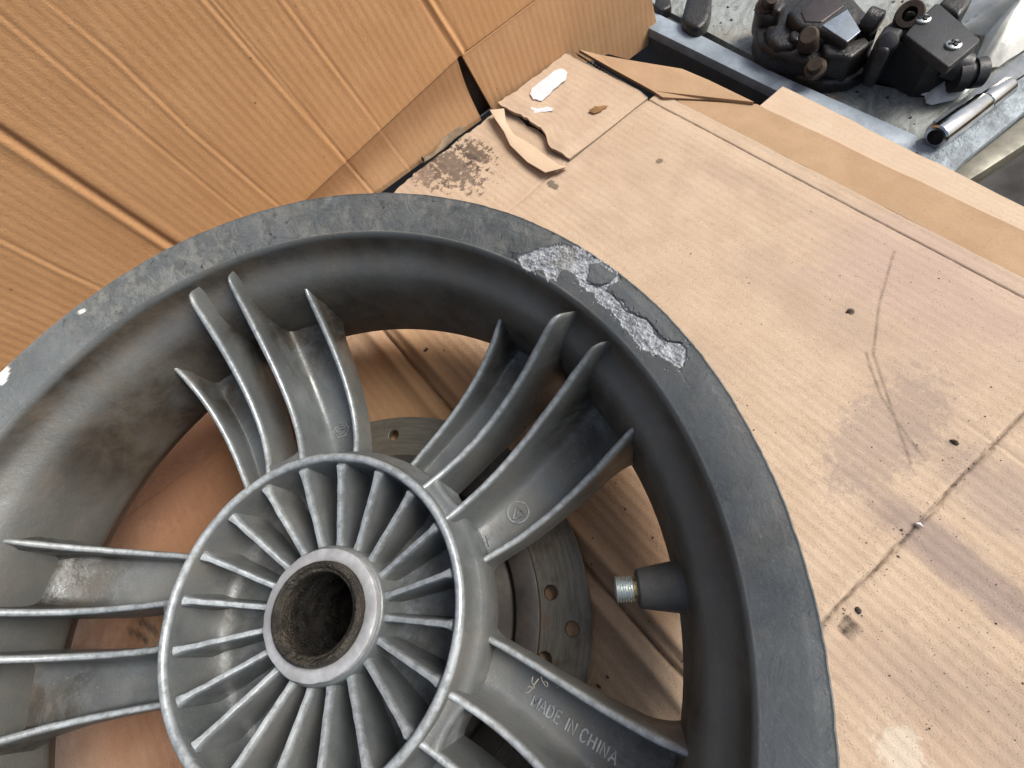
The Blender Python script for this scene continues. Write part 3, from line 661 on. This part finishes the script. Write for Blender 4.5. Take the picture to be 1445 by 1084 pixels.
# torn, curled liner on the label flap
def strip(name, top, bot, lift, mat, parent, label=None, zb=.02):
    n = len(top); m = 9; V = []
    for i in range(n):
        for j in range(m):
            t = j/(m-1); u = top[i][0]*(1-t)+bot[i][0]*t; v = top[i][1]*(1-t)+bot[i][1]*t
            V.append(at(u, v, zb+lift*math.sin(t*math.pi*.5)*(.6+.4*math.sin(i*1.3))))
    V = np.array(V); k = len(V); V2 = V.copy(); V2[:, 2] -= .006
    Fa = gridf(n, m); o = obj(name, np.concatenate([V, V2]), np.concatenate([Fa, Fa[:, ::-1]+k]), mat, parent, attrs={'fe': np.concatenate([V, V2]) @ np.stack([E1, E2, [0, 0, 0]], 1)*1.0, 'mark': np.zeros(2*k)})
    if label: o['label'] = label
    return o
Z7 = lambda x, y: (440+x/2.58, y/2.58)
strip('torn_liner', [Z7(*p) for p in [(700, 395), (705, 440), (735, 490), (790, 520), (850, 565), (900, 600), (932, 606)]], [Z7(*p) for p in [(648, 400), (672, 440), (700, 480), (722, 528), (785, 590), (850, 628), (905, 615)]], .016, M_PALE, SHEET, 'curled pale strip of torn liner', .022)
def patch(name, pts, z, mat, parent, label=None, th=.0025, jit=.8):
    P = []; 
    for (x1, y1), (x2, y2) in zip(pts, pts[1:]+pts[:1]):
        for q in (0, .33, .66): P.append((x1+(x2-x1)*q+rng.uniform(-jit, jit), y1+(y2-y1)*q+rng.uniform(-jit, jit)))
    o = obj(name, *slab(P, z, z-th), mat, parent, smooth=False)
    if label: o['label'] = label
    return o
LF = bpy.data.objects['label_flap']
patch('label_residue', [Z7(*p) for p in [(795, 345), (800, 322), (850, 285), (885, 255), (905, 248), (930, 262), (925, 290), (880, 325), (855, 350), (840, 368), (805, 360)]], .0245, M_WHITE, LF, 'larger white paper remnant of a torn label')
patch('label_residue', [Z7(*p) for p in [(790, 408), (800, 388), (822, 396), (850, 388), (880, 392), (876, 402), (835, 408), (800, 414)]], .0245, M_WHITE, LF, 'smaller white paper remnant of a torn label')
patch('brown_stain', [Z7(*p) for p in [(1010, 402), (1030, 385), (1078, 386), (1055, 402), (1030, 412), (1014, 410)]], .0235, simple('brown_stain', (.27, .14, .05), .8, nsc=60, amt=.5), LF)
# curled dirty adhesive film at the sheet's edge
vs = []
fp = [(398, 570), (400, 585), (440, 560), (470, 520), (500, 470), (540, 455), (562, 460), (555, 480), (520, 500), (480, 535), (440, 572), (410, 590)]
V, Fc = slab([Z7(*p) for p in fp], .02, .016); V += rng.randn(*V.shape)*.002
obj('tape_scrap', V, Fc, simple('dirty_clear_tape', (.30, .24, .17), .3, nsc=60, amt=.5), None); tag(bpy.data.objects['tape_scrap'], 'crumpled clear tape scrap at the foot of the cardboard wall', 'tape scrap')

# crumbs and flakes
def lump(P, r, seed, flat=.6):
    bm = bmesh.new(); bmesh.ops.create_icosphere(bm, subdivisions=1, radius=1); rs = np.random.RandomState(seed)
    V = np.array([v.co[:] for v in bm.verts]); Fc = [tuple(v.index for v in f.verts) for f in bm.faces]; bm.free()
    V *= rs.uniform(.55, 1.2, (len(V), 1)); V *= np.array([rs.uniform(.6, 1.4), rs.uniform(.5, 1.1), flat]); a = rs.uniform(0, 6.3); c, s_ = math.cos(a), math.sin(a)
    V = np.stack([V[:, 0]*c-V[:, 1]*s_, V[:, 0]*s_+V[:, 1]*c, V[:, 2]], -1)*r+np.array(P); return V, Fc
L = []
for i in range(430):
    if i < 210: u, v = rng.uniform(700, 1445), rng.uniform(150, 620)
    elif i < 370: u, v = rng.uniform(1130, 1445), rng.uniform(560, 1084)
    else: u = rng.uniform(1170, 1445); v = 872-(u-1170)*1.06*1.0+rng.normal(0, 16)
    a, b = fl(u, v)
    if b > 2.05 or a < -.93: continue
    P = fw(a, b, float(zmain(np.array([a]), np.array([b]))[0])+.001); L.append(lump(P, rng.choice([.0011, .0016, .0024, .0036], p=[.5, .34, .13, .03]), i))
for i in range(70):
    u, v = rng.uniform(560, 980), rng.uniform(480, 1060); a, b = fl(u, v); L.append(lump(fw(a, b, float(zmain(np.array([a]), np.array([b]))[0])+.001), rng.choice([.003, .0045]), i+900))
o = obj('crumbs', *merge(*L), M_CRUMB, smooth=False); tag(o, 'fine dark grit scattered over the cardboard', 'grit', kind='stuff')
def single(name, u, v, r, mat, lab, cat, seed, flat=.5, grp=None):
    a, b = fl(u, v); o = obj(name, *lump(fw(a, b, float(zmain(np.array([a]), np.array([b]))[0])+r*.3), r, seed, flat), mat, smooth=False); tag(o, lab, cat, grp)
single('dirt_clod', 1345, 625, .013, M_CRUMB, 'dark clod at the right edge above the diagonal crease', 'dirt clod', 3, .6, 'loose dirt clods')
single('dirt_clod', 1198, 440, .013, M_CRUMB, 'brown clod on bare cardboard right of the chipped rim', 'dirt clod', 5, .5, 'loose dirt clods')
single('dirt_clod', 1210, 861, .009, M_CRUMB, 'small dark clod where the diagonal crease meets the rim', 'dirt clod', 8, .5, 'loose dirt clods')
single('dirt_clod', 845, 968, .009, M_CRUMB, 'dark clod on cardboard between brake disc and rim', 'dirt clod', 9, .5, 'loose dirt clods')
single('dirt_clod', 602, 495, .009, M_CRUMB, 'dark clod seen through the upper gap between spokes', 'dirt clod', 12, .4, 'loose dirt clods')
a_ = [(1292, 738), (1299, 737), (1304, 745), (1299, 741)]
o = obj('paint_flake', *slab(a_, .016, .010), M_WHITE, smooth=False); tag(o, 'tiny white flake lying on the diagonal crease', 'flake')

# ---- standing cardboard wall -----------------------------------------------------
A_ = at(548, 266); B_ = at(808, 78); WD = (B_-A_)/np.linalg.norm(B_-A_); WN = np.cross(WD, [0, 0, 1.]); WN /= np.linalg.norm(WN)
if (CAM-A_) @ WN < 0: WN = -WN
WP = A_-WN*.03
def wcoord(u, v):
    d = ray(u, v); X_ = CAM+d*(((WP-CAM) @ WN)/(d @ WN)); return np.array([(X_-WP) @ WD, X_[2]])
def wpos(a, z, off=0.): return WP*np.array([1, 1, 0])+np.asarray(a)[..., None]*WD+np.asarray(z)[..., None]*np.array([0, 0, 1.])+np.asarray(off)[..., None]*WN
WALL = thing('cardboard_box_wall', 'tall brown corrugated cardboard box side standing behind the wheel', 'cardboard box', tuple(wpos(np.array(-.6), np.array(0.))))
Z8 = lambda x, y: (x/2.168, y/2.168)
CREASE = [([Z8(*p) for p in [(0, 70), (250, 270), (400, 390), (735, 655)]], .0035, .006, 0), ([Z8(*p) for p in [(120, 0), (370, 200), (600, 420), (830, 610)]], .004, .006, 0),
          ([Z8(*p) for p in [(660, 0), (850, 230), (1060, 490)]], .0035, .0055, 0), ([Z8(*p) for p in [(0, 425), (250, 582), (520, 750)]], .015, .015, 1), ([Z8(*p) for p in [(0, 760), (200, 850), (300, 890)]], .004, .007, 0),
          ([Z7(*p) for p in [(0, 440), (130, 590)]], .004, .008, 0), ([Z7(*p) for p in [(150, 330), (260, 480)]], .003, .007, 0)]
CREASE = [([wcoord(*p) for p in L], d, w, k) for L, d, w, k in CREASE]
# extend creases in straight lines
def ext(L):
    L = [np.array(p) for p in L]; L = sorted(L, key=lambda p: p[1]); d0 = L[0]-L[1]; d1 = L[-1]-L[-2]
    return [L[0]+d0/np.linalg.norm(d0)*.5]+L+[L[-1]+d1/np.linalg.norm(d1)*.5]
FOLD = [wcoord(*p) for p in ((440, 277), (540, 189), (649, 82))]; FOLDR = [wcoord(*p) for p in ((649, 82), (700, 44), (758, 0))]
fsl = (FOLD[-1][1]-FOLD[0][1])/(FOLD[-1][0]-FOLD[0][0]); 
def foldz(a): return np.where(a < FOLD[-1][0], FOLD[0][1]+fsl*(a-FOLD[0][0]), FOLDR[0][1]+(a-FOLDR[0][0])*(FOLDR[-1][1]-FOLDR[0][1])/(FOLDR[-1][0]-FOLDR[0][0]))
CORN = [wcoord(*p) for p in ((600, 0), (625, 42), (649, 82))]; csl = (CORN[0][0]-CORN[-1][0])/(CORN[0][1]-CORN[-1][1])
def wallz(a, z):
    h = .00068*np.cos(2*np.pi*(a+.112*(z)+.004*vn(a*1.2, z*1.2))/.0335)*(.7+.4*fbm(a*1.2, z*1.2, 2))+.006*fbm(a*.9, z*.9, 2)+.0008*fbm(a*8, z*5, 3)
    for L, d, w, k in CREASE:
        D = pdist(a, z, L if k == 2 else ext(L)); h = h-.8*d*np.exp(-(D/(w*.8))**2)
        if k: 
            D2_ = pdist(a-.028, z-.0, ext(L)); D3_ = pdist(a+.030, z, ext(L)); h = h+.007*np.exp(-(D3_/.014)**2)+.003*np.exp(-(D2_/.02)**2)
        else: h = h+.5*d*np.exp(-((pdist(a+1.9*w, z, L if k == 2 else ext(L)))/w)**2)
    return h
def wall_piece(name, a, zfun0, zfun1, nz, mat, offf, extra=None, amap=None):
    t = np.linspace(0, 1, nz); A, T = np.meshgrid(a, t, indexing='ij')
    if amap: A = amap(A, T)
    z0, z1 = zfun0(A), zfun1(A); Zv = z0+(z1-z0)*T
    H = wallz(A, Zv)+offf(A, Zv)
    P = wpos(A, Zv, H); V = P.reshape(-1, 3); Fc = gridf(len(a), nz)
    n1, n2 = A.shape
    edge = np.concatenate([np.arange(n2), np.arange(1, n1)*n2+n2-1, (n1-1)*n2+np.arange(n2-2, -1, -1), np.arange(n1-2, 0, -1)*n2])
    Eg = V[edge]-WN*.018; base = len(V); V = np.concatenate([V, Eg]); m = len(edge)
    sk_ = np.stack([edge, np.roll(edge, -1), base+(np.arange(m)+1) % m, base+np.arange(m)], -1)
    fe = np.stack([Zv, A+.112*Zv, Zv*0], -1).reshape(-1, 3); fe = np.concatenate([fe, fe[edge]]); mk = np.zeros(len(fe))
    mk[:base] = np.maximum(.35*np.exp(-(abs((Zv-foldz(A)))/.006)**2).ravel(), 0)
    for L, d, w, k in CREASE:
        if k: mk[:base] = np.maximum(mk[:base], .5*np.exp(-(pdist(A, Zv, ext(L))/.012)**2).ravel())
    mk[base:] = .5
    o = obj(name, V, np.concatenate([Fc, sk_]), mat, WALL, attrs={'fe': fe, 'mark': mk}, angle=60)
    return o
lean = lambda A, Z: -.10*np.clip(Z-foldz(A), 0, 9)
ZTOP = 1.75
xc = CORN[-1][0]
cornx = lambda z: xc+csl*(z-FOLD[-1][1])
# main left panel: its right border follows the slanted corner line
def amapL(A, T):
    z = FOLD[-1][1]+(ZTOP-FOLD[-1][1])*T; t = (A-(-3.2))/(xc+3.2); k = sstep(.75, 1, t); return A+k*(cornx(z)-xc)
wall_piece('back_panel', np.concatenate([np.arange(-3.2, xc-.004, .0062), [xc-.004]]), lambda a: foldz(a)+.004, lambda a: a*0+ZTOP, 150, M_WALL, lambda A, Z: lean(A, Z)-.006*np.exp(-((A-cornx(Z))/.012)**2), amap=amapL)
def amapR(A, T):
    z = FOLD[-1][1]+(ZTOP-FOLD[-1][1])*T; t = (A-xc)/(2.2-xc); k = sstep(.25, 0, t); return A+k*(cornx(z)-xc)
wall_piece('side_panel', np.concatenate([[xc-.010], np.arange(xc-.004, 1.64, .0062)]), lambda a: foldz(a)+.004, lambda a: a*0+ZTOP, 120, M_WALL, lambda A, Z: lean(A, Z)-.004+.010*np.exp(-((A-cornx(Z)-.018)/.010)**2)-.004*np.exp(-((A-cornx(Z)-.04)/.01)**2), amap=amapR)
# lower flaps either side of the slit
SLB = wcoord(681, 163)[0]-.0; SRB = wcoord(689, 156)[0]
def amapLL(A, T): t = (A+3.2)/(xc+3.2); return A+sstep(.9, 1, t)*(SLB-xc+.0)*(1-T)
bow = lambda A, Z: .05*np.clip((foldz(A)-Z)/.3, 0, 1)**1.5*0-.02*np.sin(np.pi*np.clip(Z/np.maximum(foldz(A), .05), 0, 1))
wall_piece('lower_flap', np.concatenate([np.arange(-3.2, xc-.012, .0062), [xc-.012]]), lambda a: a*0-.02, lambda a: foldz(a), 50, M_WALL2, bow, amap=amapLL)
RE = [wcoord(*p) for p in ((918, -2), (930, 52), (887, 84))]
def amapRR(A, T): t = (A-xc)/(1.73-xc); return A+sstep(.15, 0, t)*(SRB-xc+.012)*(1-T)
def bottomR(a): return np.where(a > 1.35, np.interp(a, [1.35, RE[2][0], RE[1][0]], [-.14, RE[2][1], RE[1][1]]), np.interp(a, [.6, 1.0, 1.35], [-.02, -.05, -.14]))
def topR(a):
    return np.where(a > RE[0][0], np.interp(a, [RE[0][0], RE[1][0]], [RE[0][1]+.02, RE[1][1]+.004]), foldz(a))
wall_piece('lower_flap', np.concatenate([[xc+.014], np.arange(xc+.02, RE[0][0], .0062), np.arange(RE[0][0], RE[1][0], .004), [RE[1][0]]]), bottomR, topR, 60, M_WALL2, lambda A, Z: .002+0*A, amap=amapRR)
# dark strip added behind the slit, the gap's shade put in its colour
o = obj('slit_backing', *prism([tuple(wpos(np.array(x), np.array(0.), np.array(y)))[:2] for x, y in ((xc-.1, -.045), (SRB+.12, -.045), (SRB+.12, -.06), (xc-.1, -.06))], .29, -.03), simple('shaded_inner_board', (.035, .024, .016), .95), WALL, smooth=False)

# ---- table, bench frame and tray ---------------------------------------------------
o = obj('work_table', *rect(-1.62, 3.2, -3.2, 2.16, -.10, -.20), M_TABLE, smooth=False); tag(o, 'dark table top carrying the cardboard sheet and the wheel', 'table')
ZR = -.16; ZB = -.20
TRAY = thing('metal_tray', 'pale blue painted metal tray holding black brake parts, top right corner', 'tray', tuple(at(1200, 60, ZB)))
ra = [(880, -6), (925, 19), (1100, 105), (1285, 193)]; rb = [(860, 6), (912, 36), (1088, 122), (1275, 212)]
obj('rail', *slab([(850, -22), (925, 17), (1100, 105), (1292, 190), (1312, 214), (1270, 216), (1088, 124), (910, 37), (830, -4)], ZR, ZR-.05), M_RAIL, TRAY, bevel=.008, angle=35)
obj('front_skirt', *prism([tuple(at(u, v, ZR-.01)[:2]+np.array([.0, .0])) for u, v in ((832, -3), (911, 40), (1088, 127), (1268, 218), (1285, 205), (1100, 110), (925, 24), (850, -12))], ZR-.012, -1.6), M_FRAME, TRAY, smooth=False)
obj('tray_board', *slab([(800, -60), (1300, 205), (1360, 175), (1600, 60), (1700, -260), (1100, -300)], ZB, ZB-.03), M_TRAY, TRAY, smooth=False)
obj('rail', *slab([(1290, 198), (1322, 186), (1400, 135), (1520, 60), (1540, 95), (1445, 158), (1362, 226), (1340, 250), (1300, 235)], ZR+.002, ZR-.05), simple('flaking_blue_paint', (.36, .42, .46), .45, 0, nsc=50, amt=.6, bs=.9, bd=.002), TRAY, bevel=.01, angle=35)
obj('angle_bar', *slab([(1330, 248), (1364, 228), (1445, 164), (1540, 92), (1550, 130), (1445, 205), (1385, 244), (1355, 262)], ZR-.03, ZR-.12), M_OLIVE, TRAY, bevel=.012, angle=35)
obj('inner_strip', *slab([(1325, 182), (1318, 170), (1400, 108), (1500, 30), (1515, 60), (1400, 134)], ZR-.015, ZR-.035), simple('scratched_grey', (.17, .19, .21), .5, .2, nsc=40, amt=.5), TRAY, bevel=.005)

# brake caliper
K = lambda x, y: (900+x/2.651, y/2.651)
CAL = thing('brake_caliper', 'greasy black brake caliper with a bare milled facet, on the tray', 'caliper', tuple(at(1150, 80, ZB)))
def kslab(name, pts, zt, zb, mat, par, bev=.02, **k): return obj(name, *slab([K(*p) for p in pts], zt, zb), mat, par, bevel=bev, bseg=3, angle=50, **k)
kslab('caliper_body', [(438, 110), (455, 40), (540, -10), (640, -40), (800, -30), (850, 30), (905, 90), (890, 150), (830, 195), (760, 225), (700, 235), (620, 222), (500, 190), (450, 160)], ZB+.13, ZB+.02, M_BLACK, CAL, .03)
kslab('caliper_foot', [(450, 170), (520, 165), (640, 215), (760, 250), (860, 225), (880, 262), (800, 300), (700, 310), (620, 290), (520, 240), (470, 215)], ZB+.06, ZB+.001, M_BLACK, CAL, .02)
kslab('piston_housing', [(560, 45), (610, -20), (700, -60), (800, -30), (822, 20), (835, 105), (782, 158), (690, 112), (600, 92)], ZB+.20, ZB+.12, M_BLACK, CAL, .022)
kslab('caliper_lug', [(440, 20), (460, -30), (540, -30), (560, 10), (520, 60), (460, 60)], ZB+.18, ZB+.05, M_BLACK, CAL, .025)
kslab('caliper_lug', [(480, 95), (560, 85), (610, 120), (590, 170), (520, 170), (485, 140)], ZB+.155, ZB+.03, M_BLACK, CAL, .02)
kslab('caliper_lug', [(690, 150), (760, 165), (850, 130), (880, 160), (800, 215), (700, 200)], ZB+.165, ZB+.03, M_BLACK, CAL, .02)
kslab('milled_facet', [(690, 94), (785, 34), (834, 116), (784, 156)], ZB+.2035, ZB+.195, M_SKYMET, CAL, .002)
kslab('cast_face', [(610, 45), (655, 0), (740, -25), (775, 20), (690, 82), (625, 80)], ZB+.2045, ZB+.19, simple('rubbed_casting', (.06, .045, .045), .4, .3, nsc=60, amt=.5), CAL, .006)
def kc(name, p0, z0, p1, z1, prof_, mat, par, n=28):
    A0_ = at(*K(*p0), z0); A1_ = at(*K(*p1), z1); d = A1_-A0_; L_ = np.linalg.norm(d); return obj(name, *lathe([(t*L_, r) for t, r in prof_], A0_, d, n), mat, par, angle=35)
kc('guide_sleeve', (845, 72), ZB+.19, (905, 95), ZB+.18, [(0, 0), (0, .045), (.1, .05), (.85, .05), (.9, .045), (1, .03), (1, 0)], M_BLACK, CAL)
kc('guide_sleeve', (820, 118), ZB+.14, (892, 120), ZB+.14, [(0, 0), (0, .045), (.1, .05), (.8, .05), (.85, .032), (1, .03), (1, 0)], M_BLACK, CAL)
kc('slide_pin', (640, 210), ZB+.06, (638, 132), ZB+.24, [(0, 0), (0, .044), (.45, .044), (.47, .034), (.6, .034), (.62, .04), (.93, .04), (1, .03), (1, 0)], M_RUST, CAL)
kc('flanged_bolt', (672, 312), ZB+.005, (662, 238), ZB+.15, [(0, 0), (0, .022), (.66, .022), (.68, .043), (.8, .043), (.82, .03), (1, .028), (1, 0)], M_RUST, CAL)
kc('bleed_boss', (480, 30), ZB+.16, (505, -12), ZB+.26, [(0, .05), (.4, .045), (.45, .03), (1, .026), (1, 0)], M_RUST, CAL)
cl = [at(*K(x, y), ZB+z) for x, y, z in ((735, 250, .06), (757, 262, .05), (764, 285, .04), (757, 318, .01))]
obj('wire_clip', *tube(cl, .0045, 6), M_RUST, CAL)
for x, y, w, h, z in ((700, 130, 34, 20, .17), (870, 200, 26, 22, .09), (540, 205, 40, 20, .10), (840, 255, 30, 24, .055), (610, 250, 24, 22, .07), (590, 130, 22, 20, .175), (520, 20, 26, 22, .20)):
    kslab('cast_rib', [(x-w, y-h*.3), (x-w*.4, y-h), (x+w*.6, y-h*.8), (x+w, y), (x+w*.5, y+h), (x-w*.6, y+h*.8)], ZB+z, ZB+.01, M_BLACK, CAL, .014)

# master cylinder bracket
MC = thing('master_cylinder', 'matt black master cylinder with square cover plate and two screws, on the tray', 'brake part', tuple(at(1310, 60, ZB)))
kslab('cover_plate', [(1000, 128), (1015, 108), (1112, 14), (1128, 12), (1250, 118), (1282, 146), (1276, 160), (1172, 246), (1158, 250), (1040, 160)], ZB+.24, ZB+.205, M_BLACKM, MC, .012)
kslab('cylinder_body', [(905, 150), (935, 105), (1000, 90), (1040, 150), (1150, 195), (1235, 165), (1238, 180), (1165, 212), (1100, 212), (1030, 178), (905, 140)], ZB+.18, ZB+.005, M_BLACKM, MC, .025)
kslab('lever_lug', [(895, 140), (925, 95), (1000, 40), (1040, 30), (1052, 60), (1000, 110), (940, 190), (900, 180)], ZB+.22, ZB+.05, M_BLACKM, MC, .02)
kc('pivot_tube', (1012, 72), ZB+.19, (1018, 52), ZB+.26, [(0, .055), (.8, .052), (1, .046), (1, .026), (.3, .022)], M_RUST, MC)
kc('round_port', (934, 165), ZB+.20, (938, 152), ZB+.235, [(0, .04), (.9, .034), (1, .026), (1, 0)], M_BLACKM, MC)
for (x, y) in ((1065, 78), (1178, 174)):
    A0_ = at(*K(x, y), ZB+.238); sc = obj('screw', *lathe([(0, .027), (.010, .027), (.013, .023), (.013, .010), (.008, .007), (.008, 0)], A0_, (0, 0, 1), 24), M_ZINC, MC)
    for ang_ in (.4, .4+math.pi/2):
        d = np.array([math.cos(ang_), math.sin(ang_)])*.020; p = np.array([-d[1], d[0]])*.22; c0 = A0_[:2]
        obj('screw_slot', *prism([c0-d-p, c0+d-p, c0+d+p, c0-d+p], ZB+.238+.0178, ZB+.238+.011), M_BLACKM, sc, smooth=False)
kslab('handle_arm', [(1125, 12), (1165, -30), (1270, -40), (1245, 15), (1205, 60)], ZB+.20, ZB+.10, M_BLACK, MC, .02)
kc('hose_union', (1180, 285), ZB+.10, (1300, 268), ZB+.10, [(0, 0), (0, .06), (.35, .062), (.4, .045), (.55, .045), (.57, .055), (.9, .055), (.93, .045), (1, .04), (1, 0)], M_BLACKM, MC)
kc('hose_union', (1150, 235), ZB+.14, (1225, 255), ZB+.12, [(0, 0), (0, .05), (1, .05), (1, 0)], M_BLACKM, MC)

# dark part in the tray corner
SP2 = thing('brake_lever_part', 'small black metal part cut off by the top edge, left of the caliper', 'metal part', tuple(at(985, 10, ZB)))
kslab('arm', [(165, 60), (185, -20), (280, -30), (278, 30), (262, 75), (232, 104), (200, 98), (170, 78)], ZB+.09, ZB+.001, M_BLACK, SP2, .025)
kslab('foot', [(60, 20), (70, -25), (120, -25), (128, 20), (100, 36), (75, 38)], ZB+.06, ZB+.001, M_BLACK, SP2, .015)

# socket wrench extension
SOC = thing('socket', 'long chrome socket lying in the tray corner beside the flaking rail', 'socket', tuple(at(1365, 165, ZR)))
p0 = at(*K(1112, 515), ZR+.045); p1 = at(*K(1385, 322), ZR+.045); d = p1-p0; Ls = np.linalg.norm(d)
obj('barrel', *lathe([(.03, .028), (.0, .030), (0, .040), (.006, .046), (.62*Ls, .046), (.64*Ls, .042), (.655*Ls, .0385), (Ls-.01, .0385), (Ls, .034), (Ls, 0)], p0, d, 48), M_CHROME, SOC, angle=30)
obj('drive_recess', *lathe([(.028, .0285), (.03, 0)], p0, d, 24), M_BLACK, SOC)
obj('knurl_ring', *lathe([(.655*Ls, .0388), (.66*Ls, .0405), (.668*Ls, .0405), (.672*Ls, .0388)], p0, d, 48), M_CHROME, SOC)

# plastic scrap and bag
def crumple(name, poly, z0, amp, mat, lab, cat, n=26, seed=2):
    P = np.array([at(*K(x, y), z0)[:2] for x, y in poly]); c = P.mean(0); mmm = len(P); V = [np.array([c[0], c[1], z0+amp])]; Fc = []
    R_ = 7; per = []
    for i in range(mmm):
        for q in (0, .25, .5, .75): per.append(P[i]*(1-q)+P[(i+1) % mmm]*q)
    per = np.array(per); m = len(per)
    for k in range(1, R_+1):
        for i in range(m):
            t = k/R_; q = c*(1-t)+per[i]*t; zz = z0+amp*(1-t**2)*(.6+.7*abs(mn.noise(Vector((q[0]*3.2, q[1]*3.2, seed)))))+amp*.30*abs(mn.noise(Vector((q[0]*8, q[1]*8, seed+4)))) ; V.append(np.array([q[0], q[1], zz]))
    for i in range(m): Fc.append((0, 1+i, 1+(i+1) % m))
    for k in range(R_-1):
        for i in range(m): a0 = 1+k*m+i; a1 = 1+k*m+(i+1) % m; Fc.append((a0, a0+m, a1+m, a1))
    V = np.array(V); kk = len(V); V2 = V.copy(); V2[:, 2] -= .003
    o = obj(name, np.concatenate([V, V2]), Fc+[tuple(i+kk for i in f[::-1]) for f in Fc], mat, None, angle=80); tag(o, lab, cat); return o
crumple('plastic_scrap', [(1040, 350), (1062, 335), (1080, 305), (1130, 280), (1155, 290), (1160, 318), (1205, 330), (1252, 325), (1220, 352), (1180, 374), (1100, 392), (1078, 385), (1072, 360)], ZB+.015, .045, M_SCRAP, 'torn white plastic scrap under the master cylinder', 'plastic scrap')
crumple('plastic_bag', [(1215, 130), (1205, 40), (1250, -60), (1480, -120), (1640, -40), (1600, 130), (1460, 180), (1350, 250), (1290, 262), (1262, 235), (1290, 150)], ZB+.02, .16, M_FILM, 'crumpled milky plastic bag at the tray edge, top right', 'plastic bag', seed=9)
# debris in the tray
L = []
for i in range(55):
    u, v = K(rng.uniform(0, 1100), rng.uniform(0, 500))
    if v > (u-925)*.486+4 or v > 190: continue
    P = at(u, v, ZB+.002); L.append(lump(P, rng.choice([.004, .007, .011]), i+300, .4))
o = obj('tray_debris', *merge(*L), M_CRUMB, smooth=False); tag(o, 'flakes of dirt scattered over the tray board', 'debris', kind='stuff')
# drop debris that would fall outside the tray board is harmless: it lies on the rail
